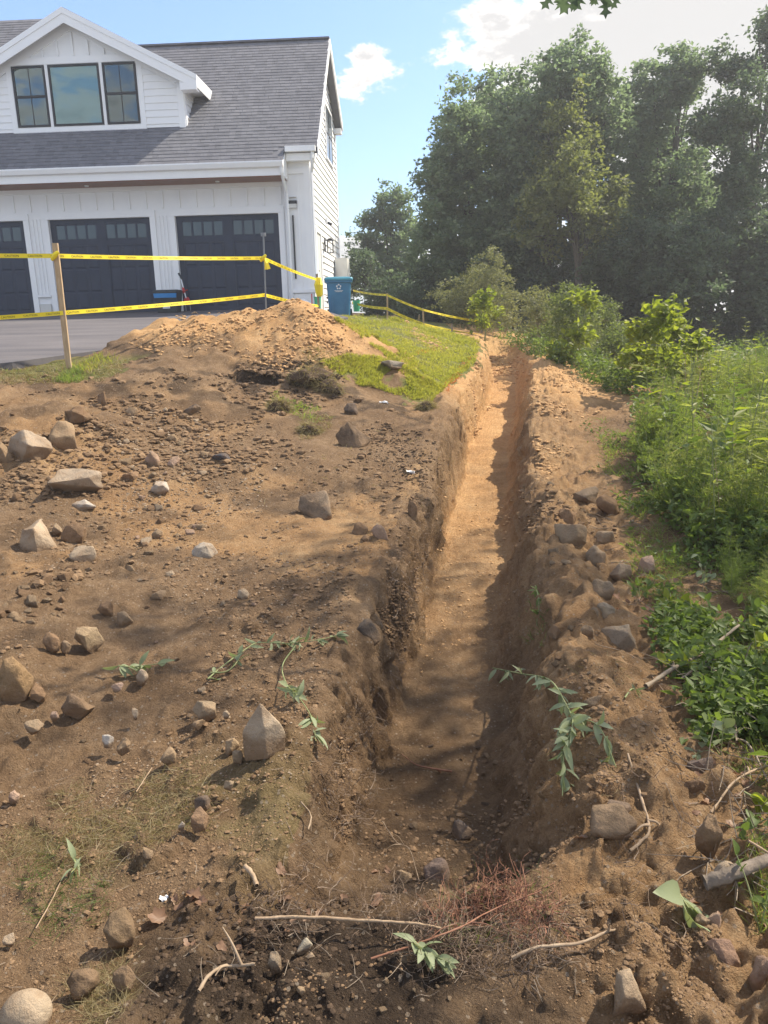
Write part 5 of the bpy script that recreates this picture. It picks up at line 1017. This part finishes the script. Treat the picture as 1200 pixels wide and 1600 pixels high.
fc = bpy.data.curves.new("lettering", 'FONT'); fc.body = "CAUTION"; fc.size = 1.0; fc.fill_mode = 'FRONT'; fc.resolution_u = 2
fo = bpy.data.objects.new("lettering", fc); col.objects.link(fo); bpy.context.view_layer.update()
tm = bpy.data.meshes.new_from_object(fo.evaluated_get(bpy.context.evaluated_depsgraph_get())); bpy.data.objects.remove(fo)
TV = np.array([v.co[:] for v in tm.vertices]); TF = [tuple(p.vertices) for p in tm.polygons]; TF = np.array([(f[0], f[i], f[i+1]) for f in TF for i in range(1, len(f)-1)])
TV = TV-[TV[:, 0].min(), TV[:, 1].min(), 0]; TW, TH = TV[:, 0].max(), TV[:, 1].max()
def tape(pts, label, w=.05, sag=.02, group="yellow barrier tapes", letters=True, twist=.25):
    """a ribbon through 3-D points, printed along its length"""
    P = [np.array(p, float) for p in pts]; out = []
    for a, b in zip(P[:-1], P[1:]):
        L = np.linalg.norm(b-a); n = max(6, int(L/.12)); t = np.linspace(0, 1, n, endpoint=False)[:, None]; out.append(a+(b-a)*t-np.array([0, 0, 1])*4*sag*L*.2*t*(1-t))
    C = np.vstack(out+[P[-1][None]]); T = unit(np.gradient(C, axis=0)); S = np.r_[0, np.cumsum(np.linalg.norm(np.diff(C, axis=0), axis=1))]
    tw = twist*np.sin(S*1.1+1)+.35*twist*np.sin(S*3.1); side = unit(np.cross(T, [0, 0, 1.0])); up = unit(np.cross(side, T)); up = unit(up*np.cos(tw)[:, None]+side*np.sin(tw)[:, None]); nrm = unit(np.cross(T, up))
    if nrm[len(nrm)//2] @ (EYE-C[len(C)//2]) < 0: nrm = -nrm
    k = len(C); V = np.concatenate([C-up*w/2, C+up*w/2]); i = np.arange(k-1)[:, None]; F = np.concatenate([i, i+1, i+k+1, i+k], 1); b = C[0]
    o = link("barrier_tape", mesh_np("barrier_tape", V-b, F, True), M['tape'], label=label, category="tape", group=group); o.location = b
    if letters:
        sc = w*.5/TH; step = TW*sc+.10; s0 = .05; Vs, Fs, n = [], [], 0
        rev = T[len(T)//2][0] < 0
        while s0+TW*sc < S[-1]:
            ss = s0+TV[:, 0]*sc; g = lambda A: np.stack([np.interp(ss, S, A[:, q]) for q in range(3)], 1)
            c, u, nn = g(C), g(up), g(nrm); v = (TV[:, 1]*sc-TH*sc/2)[:, None]; Vs.append(c+u*v+nn*.002-b); Fs.append(TF+n); n += len(TV); s0 += step
        if Vs: link("lettering", mesh_np("lettering", np.concatenate(Vs), np.concatenate(Fs)), M['ink'], o, kind="stuff")
    return o, b
def on(b, t, z): u = (z-b[2])/(t[2]-b[2]); return b+(t-b)*u
fr = np.array([0, -.03, 0])
def stp(b, t, py, Y, px): return at(px, py, Y)+fr
A0 = [at(-150,397,8.9), stp(s1b, s1t, 400, 9.3, 88), stp(s2b, s2t, 403.5, 12.2, 412), stp(s3b, s3t, 437, 16.5, 495.5)]
B0 = [at(-150,505,8.9), stp(s1b, s1t, 489, 9.3, 99), stp(s2b, s2t, 461, 12.2, 414), stp(s3b, s3t, 478, 16.5, 497.5)]
ta, tb = tape(A0, "upper yellow caution tape strung across the front of the garage doors"); tape(B0, "lower yellow caution tape strung across the front of the garage doors")
for c in (A0[1], A0[2]): MB().tube([c+[-.045, .0, -.045], c+[.0, -.02, .0], c+[.045, .0, .045]], [.02, .034, .02], 6).build("knot", M['tape'], ta, tuple(tb), True)
MB().tube([A0[2]+[.02, 0, 0], A0[2]+[.05, -.02, -.08], A0[2]+[.06, 0, -.16]], [.02, .034, .05], 5).build("loose_end", M['tape'], ta, tuple(tb))
tape([at(552,454,21.6), at(605,461,20)+fr, at(661,484,19)+fr, at(748,502,20.2)], "upper yellow tape running downhill from the blue bin to the olive shrub", sag=.06); tape([at(550,473,21.6), at(605,482,20)+fr, at(661,506.5,19)+fr, at(752,524,20.2)], "lower yellow tape running downhill from the blue bin to the olive shrub", w=.065, sag=.08)
m = MB()
for i in range(5):
    x = 495+i*1.3; m.tube([at(x,434,16.4), at(x+rnd.uniform(-1,1),445,16.35), at(x+1.2,458+rnd.uniform(-4,5),16.38), at(x+1+rnd.uniform(-.5,.5),463,16.4)], [.02, .045, .04, .02], 4)
p0 = at(497,450,16.4); bt = m.build("tape_bunch", M['tape'], None, tuple(p0), label="bunched yellow tape hanging on the stake at the house corner", category="tape"); bt.location = p0

# ------------------------------------------------------------------ bins and things by the house
def bin_big():
    p = at(531, 493, 20.6); base = np.array([p[0], p[1], gz(p[0], p[1])-.02]); R = empty("wheeled_bin", base, .10, label="large blue wheeled recycling bin with a teal lid at the house corner", category="bin")
    def ring(w, d, z, r=.07, n=5):
        q = []
        for sx, sy, a0 in ((1, 1, 0), (-1, 1, 90), (-1, -1, 180), (1, -1, 270)):
            for i in range(n): a = math.radians(a0+90*i/(n-1)); q.append((sx*(w/2-r)+r*math.cos(a), sy*(d/2-r)+r*math.sin(a), z))
        return q
    def loft(rs): 
        m = MB(); n = len(rs[0]); V = [v for r in rs for v in r]; F = [(k*n+i, k*n+(i+1) % n, (k+1)*n+(i+1) % n, (k+1)*n+i) for k in range(len(rs)-1) for i in range(n)]+[tuple(range(n))[::-1], tuple(range((len(rs)-1)*n, len(rs)*n))]; return m.add(V, F)
    loft([ring(.54, .56, .03), ring(.56, .60, .30), ring(.60, .66, .62), ring(.605, .665, .63), ring(.605, .665, .66), ring(.63, .71, .90), ring(.71, .79, .91), ring(.71, .79, .96)]).build("body", M['binblue'], R, smooth=False)
    lid = loft([ring(.74, .83, .962), ring(.745, .835, 1.0), ring(.70, .78, 1.035), ring(.5, .58, 1.05)]).build("lid", M['binlid'], R)
    MB().tube([(-.30, .46, .94), (.30, .46, .94)], [.018]*2, 8).build("handle", M['bindark'], R)
    for sx in (-1, 1):
        w = MB().tube([(sx*.27, .30, .13), (sx*.33, .30, .13)], [.13, .13], 18).build("wheel", M['bindark'], R, smooth=False); 
        MB().tube([(sx*.331, .30, .13), (sx*.336, .30, .13)], [.06, .06], 12).build("hub", M['grayplast'], w)
    for z in (.40, .52): MB().box(-.335, -.303, -.05, .22, z, z+.05).build("side_rib", M['bindark'], R)
    for x in (-.18, .18): MB().box(x-.012, x+.012, -.345, -.30, .14, .58).build("front_rib", M['binblue'], R)
    # printed emblem: five arrows in a ring over two short lines
    m = MB(); y0 = -.353; cz = .80
    for k in range(5):
        a = math.radians(90+72*k); c = np.array([math.cos(a)*.045, math.sin(a)*.045]); u = np.array([math.cos(a), math.sin(a)]); v = np.array([-u[1], u[0]])
        P = [c+u*.03, c+v*.028, c-u*.012+v*.012, c-u*.012-v*.012, c-v*.028]; yy = lambda z: y0-(z-.78)*.14
        m.prism([(q[0], yy(cz+q[1])-.004, cz+q[1]) for q in P], [(q[0], yy(cz+q[1])+.02, cz+q[1]) for q in P])
    m.build("emblem", M['label'], R)
    m = MB()
    for z, w in ((.70, .11), (.675, .085)):
        x = -w
        while x < w: l = rnd.uniform(.010, .018); m.box(x, min(x+l, w), -.352, -.33, z, z+.012); x += l+.004
    m.build("printed_lines", M['label'], R, kind="stuff")
bin_big()
def bin_small():
    p = at(265, 488, 20.3); z = float(drive_h(p[0], p[1])); R = empty("recycling_tub", (p[0], p[1], z), 0, label="small dark recycling tub with a bright blue top between two garage doors", category="bin")
    A = [(-.25, -.19, 0), (.25, -.19, 0), (.25, .19, 0), (-.25, .19, 0)]; B = [(-.31, -.23, .50), (.31, -.23, .50), (.31, .23, .50), (-.31, .23, .50)]
    MB().prism(A, B).build("body", M['bindark'], R); MB().prism([(-.335, -.255, .50), (.335, -.255, .50), (.335, .255, .50), (-.335, .255, .50)], [(-.30, -.22, .57), (.30, -.22, .57), (.30, .22, .57), (-.30, .22, .57)]).build("rim", M['bindark'], R)
    MB().prism([(-.285, -.262, .37), (.285, -.262, .37), (.285, -.2, .37), (-.285, -.2, .37)], [(-.30, -.268, .48), (.30, -.268, .48), (.30, -.2, .48), (-.30, -.2, .48)]).build("blue_panel", M['lidblue'], R)
    MB().prism([(-.09, -.232, .10), (.09, -.232, .10), (.09, -.2, .10), (-.09, -.2, .10)], [(-.09, -.246, .22), (.09, -.246, .22), (.09, -.2, .22), (-.09, -.2, .22)]).build("paper_label", M['label'], R)
bin_small()
def trimmer():
    Y = 20.45; p = at(291, 487, Y); z = float(drive_h(p[0], p[1])); b = np.array([p[0], p[1], z]); R = empty("garden_trimmer", b, label="red and white long handled garden tool leaning beside the right garage door", category="garden tool")
    P = lambda x, y, dy=0: at(x, y, Y+dy)-b
    MB().tube([P(279,427,.25), P(282,432,.24), P(284,437,.22)], [.03, .026, .022], 6).build("grip", M['bindark'], R, smooth=True); MB().tube([P(283,436,.22), P(287,452,.12), P(291,467,.02)], [.018]*3, 6).build("shaft", M['label'], R, smooth=True)
    MB().tube([P(286,450,.13), P(288,458,.08)], [.034, .034], 6).build("sleeve", M['red'], R); MB().tube([P(286,455,.1), P(293,453,-.06)], [.014, .014], 6).build("side_handle", M['red'], R)
    MB().prism([P(287,468,-.02), P(296,467,-.02), P(297,471,-.12), P(287,472,-.12)], [P(289,464,.1), P(294,464,.1), P(294,466,0), P(289,466,0)]).build("guard", M['red'], R)
    for x in (291, 298): MB().tube([P(x-2,470,-.03), P(x,486,-.05)], [.012, .012], 5).build("tine", M['rod'], R)
trimmer()
def pot(px, py, Y, r, h, mat, label, name="bucket"):
    p = at(px, py, Y); b = np.array([p[0], p[1], min(p[2]-h/2, gz(p[0], p[1])+.4)]); R = empty(name, b, label=label, category="bucket")
    MB().tube([(0, 0, 0), (0, 0, h*.96)], [r*.82, r], 14).build("body", M[mat], R); MB().tube([(0, 0, h*.94), (0, 0, h)], [r*1.08, r*1.08], 14).build("rim", M[mat], R)
pot(496.5, 473, 18.9, .085, .28, 'green', "small green container behind the soil pile by the house corner"); pot(557, 478, 21.4, .10, .3, 'green', "pale green pail half hidden behind the blue bin")
p = at(474, 470, 19.6); q = at(502, 488, 18.3); ex = MB().tube([p, (p+q)/2+[0, 0, .01], q], [.055]*3, 4).build("downspout_extension", M['trim'], None, tuple(q), label="pale downspout extension sloping down behind the soil pile", category="drain pipe"); ex.location = q

# ------------------------------------------------------------------ sticks, roots, cut branches, litter
def lines(pxs, lift=.01, wob=.0):
    P = hits([a[0] for a in pxs], [a[1] for a in pxs], False); P[:, 2] = np.maximum(P[:, 2], fastH(P[:, 0], P[:, 1]))
    P[:, 2] += np.array([a[2] if len(a) > 2 else lift for a in pxs]); return P
def stick(pxs, r0, r1, mat, label, cat="stick", name="stick", lift=.012, twigs=0, group=None):
    P = lines(pxs, lift); C = spline(P, 7); C = C+rg.normal(size=C.shape)*min(r0*.1, .0006); b = C[0].copy(); V, F = tube_np(C-b, np.linspace(r0, r1, len(C))*.85*(1+.12*rg.normal(size=len(C))), 6)
    o = link(name, mesh_np(name, V, F, True), M[mat], label=label, category=cat, group=group); o.location = b
    for k in range(twigs):
        i = int(rnd.uniform(.3, .95)*(len(C)-1)); d = unit(rg.normal(size=3)+np.array([0, -.3, .2])); L = rnd.uniform(.05, .14)*(r0/.008)**.5
        q = spline([C[i], C[i]+d*L*.5+[0, 0, .01], C[i]+d*L], 4)-b; link("twig", mesh_np("twig", *tube_np(q, np.linspace(r1*1.1, r1*.4, len(q)), 4), True), M[mat], o)
    return o
stick([(400,1450,.03),(470,1449,.035),(560,1452,.03),(645,1457,.03),(690,1460,.02)], .0055, .004, 'tan', "long straight peeled stick lying across the near end of the trench")
stick([(312,1572),(330,1545),(352,1524),(372,1522),(400,1526)], .006, .004, 'paleroot', "pale forked root sticking out of the dark soil at the bottom left", "root", "root", .02, 2)
stick([(980,1192,.02),(1000,1250,.015),(1014,1300,.012),(1000,1322,.012),(984,1336,.015)], .005, .006, 'tan', "bent reddish tan stick lying down the right bank", twigs=2)
stick([(628,1182),(650,1198),(675,1206),(706,1209)], .003, .006, 'root', "short red root end lying on the trench floor", "root", "root", .012, 1)
stick([(800,1512,.03),(840,1506,.04),(900,1500,.03),(950,1475,.02),(1003,1448,.01)], .006, .0035, 'paleroot', "long curved pale root lying on the soil at the bottom right", "root", "root", .02, 1)
stick([(580,1508,.02),(650,1490,.03),(720,1468,.04),(770,1440,.04),(845,1408,.03)], .0038, .002, 'root', "reddish root arching through the root tangle", "root", "root", .03, 3)
stick([(1008,1088,.02),(1050,1072,.05),(1100,1044,.08),(1152,1005,.10)], .013, .008, 'oldwood', "broken grey branch lying across the brush with a pale snapped end", "branch", "branch", .05, 3)
stick([(1085,1052,.06),(1120,1080,.06),(1140,1130,.04),(1150,1170,.03)], .010, .006, 'twig', "dark crooked branch leading down from the broken grey branch", "branch", "branch", .05, 3)
stick([(1150,1165,.03),(1170,1195,.03),(1205,1250,.03)], .006, .003, 'twig', "thin twig below the dark crooked branch", twigs=2)
stick([(1110,1278,.02),(1150,1250,.03),(1215,1210,.05)], .005, .004, 'tan', "thin tan stick slanting up to the right edge", twigs=1)
stick([(1100,1394,.03),(1140,1396,.05),(1215,1372,.08)], .026, .022, 'log', "thick brown log end lying beside the pale rounded boulder", "log", "log", .04)
stick([(1160,1390,.09),(1215,1392,.10)], .004, .003, 'tan', "short pale twig resting against the thick brown log end")
stick([(1062,1086,.06),(1110,1062,.09),(1180,1066,.08)], .006, .004, 'twig', "dark twig crossing above the broken grey branch", twigs=2)
stick([(213,1242),(226,1222),(238,1204)], .003, .002, 'tan', "short pale stick standing out of the dead grass"); stick([(57,1456),(80,1415),(95,1384)], .0025, .0015, 'tan', "pale straw stalk lying in the dead grass"); stick([(598,1300,.05),(620,1330,.04),(640,1345,.05),(655,1385,.02)], .002, .0015, 'paleroot', "thin wiry root hanging in front of the purplish boulder", "root", "root", .03, 2)
stick([(1040,760,.30),(1100,735,.33),(1180,730,.3),(1215,738,.3)], .004, .002, 'tan', "long thin dry stalk arching through the feathery weeds"); stick([(1095,860,.05),(1120,790,.35),(1155,765,.5)], .005, .002, 'tan', "dry stalk leaning out of the near edge of the weeds")
stick([(930,1010),(990,1030),(1040,1100)], .003, .002, 'tan', "thin stick at the foot of the right bank near the brush"); stick([(383,1358),(395,1372),(402,1390)], .010, .008, 'tan', "short thick peeled stub of wood above the long straight stick", "wood stub", "wood_stub")
stick([(470,1260,.02),(486,1285,.03),(482,1305,.02)], .004, .003, 'paleroot', "pale looped root on the lip of the trench", "root", "root", .02, 1)
# fine roots hanging from the trench walls and the tangle at its end
def root_mass(n, zone, L, r, g=(0, 0, -.6), spread=1.0, lift=(.0, .05), segs=5):
    parts = []; q = px_zone(n, zone); P = hits(q[:, 0], q[:, 1]); P[:, 2] += rg.uniform(lift[0], lift[1], len(P))
    for p in P:
        d = unit(rg.normal(size=3)*spread+np.array(g)); l = L*rg.uniform(.4, 1.4); pts = [p]; 
        for s in range(segs): d = unit(d+rg.normal(size=3)*.45); pts.append(pts[-1]+d*l/segs)
        pts = np.array(pts); gh = fastH(pts[:, 0], pts[:, 1])+.002; pts[:, 2] = np.maximum(pts[:, 2], gh); parts.append(tube_np(pts, np.linspace(r, r*.4, segs+1), 3))
    return parts
stuff("fine_roots", root_mass(240, [(530,1130),(600,1090),(580,1290),(520,1330),(500,1230)], .10, .0013, (0, -.3, -.5))+root_mass(200, [(600,930),(660,800),(700,700),(650,1000),(610,1090)], .11, .0017, (.2, -.3, -.5))+root_mass(110, [(560,1380),(680,1400),(700,1470),(560,1450)], .10, .0009, (0, 0, .3))+root_mass(90, [(370,1380),(520,1320),(540,1400),(400,1480)], .10, .0012, (0, 0, .2))+root_mass(80, [(900,1160),(1080,1180),(1120,1500),(980,1500)], .12, .0012, (.2, -.3, .1), lift=(0, .02))+root_mass(70, [(1050,900),(1210,900),(1210,1400),(1110,1300)], .2, .0018, (0, -.2, .2)), 'hair')
def tangle():
    c = hit(760, 1440, False); parts = []; b = c.copy()
    for px, py, n, L, up_ in ((790,1400,90,.13,.6), (760,1420,110,.14,.4), (820,1430,90,.12,.4), (700,1440,80,.12,.3), (780,1370,50,.10,.9), (840,1450,50,.10,.2)):
        o = hit(px, py, False)
        for _ in range(n):
            d = unit(rg.normal(size=3)+np.array([0, 0, up_])); l = L*rg.uniform(.4, 1.3); p = [o+rg.normal(size=3)*np.array([.035, .035, .01])]
            for s in range(6): d = unit(d+rg.normal(size=3)*.4); p.append(p[-1]+d*l/6)
            p = np.array(p); p[:, 2] = np.maximum(p[:, 2], fastH(p[:, 0], p[:, 1])+.003); parts.append(tube_np(p-b, np.linspace(.0013, .0005, 7), 3))
    V, F = join(parts); o = link("root_tangle", mesh_np("root_tangle", V, F), M['root'], label="tangled ball of fine red roots at the near end of the trench", category="roots"); o.location = b
    parts = [];
    for _ in range(380):
        o2 = hit(rnd.uniform(640, 880), rnd.uniform(1440, 1520), False); d = unit(rg.normal(size=3)+[0, 0, .3]); l = rnd.uniform(.05, .14); p = [o2]
        for s in range(4): d = unit(d+rg.normal(size=3)*.4); p.append(p[-1]+d*l/4)
        p = np.array(p); p[:, 2] = np.maximum(p[:, 2], fastH(p[:, 0], p[:, 1])+.003); parts.append(tube_np(p-b, np.linspace(.0009, .0004, 5), 3))
    link("pale_rootlets", mesh_np("pale_rootlets", *join(parts)), M['hair'], o, kind="stuff")
tangle()
def ell_leaf(o, d, n, L, wr, curl=.15, lobes=None):
    """a broad leaf: outline fan bent along its midrib"""
    d = unit(d); s = unit(np.cross(d, n)); n = np.cross(s, d); t = np.array([0, .12, .3, .5, .7, .88, 1]); w = np.array([0, .45, .9, 1, .8, .4, 0])*wr*.5
    mid = [o+d*L*a-n*L*curl*a*a*1.2 for a in t]; V = []
    for a, ww, m in zip(t, w, mid): V += [m-s*L*ww+n*L*ww*.35, m, m+s*L*ww+n*L*ww*.35]
    F = []
    for i in range(6):
        k = i*3
        F += [(k, k+1, k+4), (k, k+4, k+3), (k+1, k+2, k+5), (k+1, k+5, k+4)]
    return np.array(V), np.array(F)
def leafy(pxs, leaves, L, wr, label, name="cut_branch", cat="cut branch", r=.004, mat='wilt', lift=.02, droop=.4):
    """a cut stem on the ground with its leaves; leaves = list of (t along stem, count)"""
    P = lines(pxs, lift); C = spline(P, 7); b = C[0].copy(); o = link(name, mesh_np(name, *tube_np(C-b, np.linspace(r, r*.4, len(C)), 5), True), M['stem'], label=label, category=cat); o.location = b
    for t, k in leaves:
        for _ in range(k+(k+1)//2):
            i = min(len(C)-1, max(0, int((t+rnd.uniform(-.05, .05))*(len(C)-1)))); T = unit(C[min(i+1, len(C)-1)]-C[max(i-1, 0)]); d = unit(T*.9+rg.normal(size=3)*.75+np.array([0, -.1, -.1*droop])); n = unit(rg.normal(size=3)*.6+np.array([0, -.3, 1]))
            V, F = ell_leaf(C[i], d, n, L*rnd.uniform(.65, 1.2), wr*rnd.uniform(.8, 1.2), rnd.uniform(.1, .8)); g = fastH(V[:, 0], V[:, 1])+.003; V[:, 2] = np.maximum(V[:, 2], g)
            link("leaf", mesh_np("leaf", V-b, F, True), M[mat], o)
    return o
leafy([(770,1068,.10),(815,1085,.12),(855,1110,.12),(880,1145,.12),(893,1175,.10),(880,1215,.10),(878,1262,.04)], [(.05,2),(.15,3),(.3,5),(.42,6),(.55,6),(.68,9),(.78,9),(.9,7)], .072, .31, "leafy cut branch hanging down the right wall of the trench", r=.005)
leafy([(870,1130,.06),(905,1150,.05),(935,1180,.04),(962,1208,.02)], [(.35,2),(.6,2),(.75,2),(.95,1)], .075, .4, "small leafy twig beside the leafy cut branch on the right bank")
leafy([(325,1068),(350,1048),(385,1022),(405,1010),(455,1014),(500,1005),(535,996)], [(.05,1),(.45,2),(.6,6),(.7,6),(.85,3),(.95,3)], .062, .30, "long wilted leafy stem lying across the soil above the pyramid boulder")
leafy([(462,1016),(442,1045),(448,1075),(470,1100),(488,1130),(494,1165)], [(.45,5),(.55,3),(.8,4),(.92,6)], .07, .34, "drooping leafy stem lying on the left lip of the trench")
leafy([(186,1046),(205,1048),(225,1046),(255,1042)], [(.05,4),(.3,3),(.6,3),(.9,1)], .07, .36, "short leafy sprig lying by the pale square stone")
leafy([(330,1060),(355,1058),(372,1050),(375,1030)], [(.7,3),(.95,2)], .07, .4, "single drooping leaf cluster left of the long wilted stem")
leafy([(108,1335),(116,1350),(120,1362),(112,1372)], [(.4,2),(.8,2)], .05, .3, "pale green sprig lying in the dead grass"); leafy([(836,925,.03),(842,950,.04),(838,985,.03)], [(.2,6),(.5,6),(.8,4)], .05, .3, "green tuft growing from the inner side of the right bank", mat='cover')
leafy([(975,1110),(985,1098),(995,1092)], [(.5,3),(.9,3)], .04, .2, "small wilted tuft on top of the right bank")
leafy([(1060,1410,.03),(1075,1428,.02)], [(.2,1),(.6,1)], .15, .42, "big grey green leaf lying against the grey cobble", r=.003); leafy([(640,1480,.03),(665,1500,.03),(700,1515,.02)], [(.2,4),(.5,5),(.8,5)], .05, .4, "withered leafy sprig under the root tangle"); leafy([(1160,1262,.04),(1180,1272,.05),(1190,1285,.04)], [(.3,4),(.7,4)], .05, .6, "bright yellow green lobed leaf sprig at the right edge", mat='bright')
# broad leaved brush among the branches, each a small plant
for i, (px, py, n, L, mt, lab) in enumerate([(1000,940,16,.05,'cover',"low leafy plant beside the grey cobbles"),(1050,960,22,.06,'bright',"bright leafy plant in the upper brush"),(1110,975,26,.06,'cover',"broad leaved plant behind the broken branch"),(1165,985,26,.065,'cover',"broad leaved plant at the right edge behind the broken branch"),(1075,1065,14,.055,'bright',"bright leaves sprouting under the broken grey branch"),(1130,1045,18,.06,'cover',"dark leaves beneath the broken grey branch"),(1185,1045,20,.06,'bright',"bright leafy plant at the right edge beside the branch end"),(1170,1110,18,.06,'cover',"dark leafy plant right of the crooked branch"),(1110,1130,14,.045,'feather',"pale leafy weed left of the crooked branch"),(1125,1190,12,.06,'wilt',"grey green wilted leaves above the dark purplish cobble"),(1190,1440,16,.045,'cover',"leafy weed at the right edge above the pinkish boulder"),(1175,1290,10,.045,'cover',"small leafy weed right of the pale rounded boulder"),(1030,1010,12,.045,'cover',"small leafy weed at the left edge of the brush"),(1100,910,16,.05,'wilt',"wilted leafy plant at the foot of the feathery weeds")]):
    p = hit(px, py, False); b = np.array([p[0], p[1], gz(p[0], p[1])]); R = empty("leafy_plant", b, label=lab, category="plant"); st = []
    for k in range(max(3, n//5)):
        t = unit(rg.normal(size=3)*.8+np.array([0, 0, .9]))*rnd.uniform(.08, .22); t[2] = abs(t[2])+.02; st.append(tube_np(spline([(0, 0, 0), t*.5+[0, 0, .02], t], 4), np.linspace(.003, .0012, 9), 4))
        for _ in range(5):
            f = rnd.uniform(.35, 1); V, F = ell_leaf(t*f, unit(rg.normal(size=3)+t*3), unit(rg.normal(size=3)*.5+[0, -.2, 1]), L*rnd.uniform(.7, 1.3), .55*rnd.uniform(.8, 1.2), rnd.uniform(.05, .3)); link("leaf", mesh_np("leaf", V, F, True), M[mt], R)
    link("stem", mesh_np("stem", *join(st), True), M['stem'], R)
# dead leaves
def deadleaf(seed):
    g = np.random.default_rng(seed); n = 18; a = np.arange(n)*2*np.pi/n; r = 1+.16*np.sin(a*3+g.random()*6)+.12*np.sin(a*7+g.random()*6)+g.normal(size=n)*.09; x, y = r*np.cos(a), r*np.sin(a)*.62; z = .5*(x*x*g.uniform(-.6, .9)+y*y*g.uniform(.6, 2.2))+g.normal(size=n)*.10
    V = np.vstack([np.c_[x, y, z], [[0, 0, 0]]]); return mesh_np("dead_leaf", V, np.array([(i, (i+1) % n, n) for i in range(n)]), True)
DL = [deadleaf(i) for i in range(6)]
for k, (px, py, w, lab, grp) in enumerate([(524,1326,30,"curled brown leaf on the left wall of the trench",None),(437,1334,26,"pale brown leaf standing on the lip above the dark soil",None),(906,1325,26,"oak shaped tan leaf lying on the right bank",None),(300,1392,34,"crumpled tan leaf on the dark soil",None),(245,1418,44,"flat pale rotten leaf patch left of the dark soil",None),(590,1402,30,"brown leaf in the litter behind the long straight stick",None),(345,1462,26,"rusty brown leaf in the dark soil",None),(1150,1232,26,"tan leaf lying on the brush below the dark purplish cobble",None),(1008,905,30,"pale dead leaf at the foot of the weeds",None)]+
   [(rnd.uniform(960, 1060), rnd.uniform(900, 980), rnd.uniform(14, 24), "small dead leaf among the grey cobbles on the right bank", "dead leaves among the grey cobbles") for _ in range(14)]+[(rnd.uniform(270, 400), rnd.uniform(1370, 1470), rnd.uniform(14, 26), "dark dead leaf mixed in the dark soil at bottom left", "dead leaves in the dark soil") for _ in range(14)]+[(rnd.uniform(430, 640), rnd.uniform(1350, 1440), rnd.uniform(12, 24), "dead leaf in the litter at the near end of the trench", "dead leaves at the trench end") for _ in range(14)]+[(rnd.uniform(1080, 1200), rnd.uniform(1080, 1500), rnd.uniform(14, 28), "dead leaf under the brush on the right", "dead leaves under the brush") for _ in range(26)]):
    p = hit(px, py, False); s = w*p[1]/FPX*.5; o = link("dead_leaf", DL[k % 6], M['dead'], label=lab, category="dead leaf", group=grp); o.location = (p[0], p[1], gz(p[0], p[1])+s*.25); o.scale = (s,)*3; o.rotation_euler = (rnd.uniform(-.5, .5), rnd.uniform(-.5, .5), rnd.uniform(0, 6.28))
def scrap(px, py, w, label):
    p = hit(px, py, False); s = w*p[1]/FPX*.5; g = np.random.default_rng(int(px)); xs = np.linspace(-1, 1, 5); X, Y_ = np.meshgrid(xs, xs); Z = g.normal(size=X.shape)*.22+.25; V = np.stack([X+g.normal(size=X.shape)*.1, Y_*.7+g.normal(size=X.shape)*.1, Z], -1).reshape(-1, 3); i = (np.arange(4)[:, None]*5+np.arange(4)[None]).ravel()[:, None]; F = np.concatenate([i, i+1, i+6, i+5], 1)
    me = mesh_np("paper_scrap", np.vstack([V, V-[0, 0, .03]]), np.vstack([F, F[:, ::-1]+25])); o = link("paper_scrap", me, M['paper'], label=label, category="litter"); o.location = (p[0], p[1], gz(p[0], p[1])+.005); o.scale = (s,)*3
scrap(641, 736, 13, "white scrap of litter on the soil near the trench lip"); scrap(600, 631, 13, "white crumpled scrap of litter under the lawn edge"); scrap(254, 1387, 17, "small white scrap on the soil at the bottom left")
# torn sod lumps
def sod(px, py, w, h, label):
    p = hit(px, py+h*.3, False); s = w*p[1]/FPX/2; V, F = rock_np(int(px), 4, 2, .45, .9); V = V*np.array([s, s*.8, h*p[1]/FPX/2]); b = np.array([p[0], p[1], gz(p[0], p[1])+h*p[1]/FPX*.08]); R = empty("sod_clump", b, label=label, category="sod")
    link("soil_lump", mesh_np("soil_lump", V, F, True), M['darkclod'], R); q = V[rg.integers(0, len(V), 1100)]; D = unit(q)+rg.normal(size=q.shape)*.6+np.array([0, 0, -.5]); V2, F2 = blades_np(q*.97, rg.uniform(.04, .12, len(q)), D, .0022, .5); link("grass_roots", mesh_np("grass_roots", V2, F2), M['straw'], R)
sod(486, 584, 70, 36, "dark overhanging clump of torn sod below the lawn"); sod(515, 600, 44, 26, "lower lump of torn sod left of the lawn corner"); sod(484, 664, 34, 22, "small hairy clump of sod lying on the slope"); sod(436, 632, 40, 30, "grassy clump of sod on the slope below the dark hole"); sod(668, 634, 30, 16, "torn turf edge at the low corner of the lawn")

# ------------------------------------------------------------------ haze volume added to stand in for lens veil
hm = bpy.data.materials.new("haze_veil"); hm.use_nodes = True; hn = hm.node_tree; hn.nodes.clear()
ho = N(hn, 'ShaderNodeOutputMaterial'); hv = N(hn, 'ShaderNodeVolumePrincipled'); hv.inputs['Color'].default_value = (.96, .97, 1, 1); hv.inputs['Density'].default_value = .0022; hv.inputs['Anisotropy'].default_value = .35
hn.links.new(hv.outputs[0], ho.inputs['Volume'])
gv = [o for o in scn.objects if o.name == "ground"][0].data; gc = np.empty(len(gv.vertices)*3, np.float32); gv.vertices.foreach_get('co', gc); gc = gc.reshape(-1, 3)
tops = max((o.matrix_world @ Vector(c)).z for o in scn.objects if o.type == 'MESH' for c in (o.bound_box[1], o.bound_box[6])) if False else 16.5
MB().box(float(gc[:, 0].min())-2, float(gc[:, 0].max())+2, float(gc[:, 1].min())-2, float(gc[:, 1].max())+2, float(gc[:, 2].min())-1, tops).build("haze", hm, None, kind="stuff")
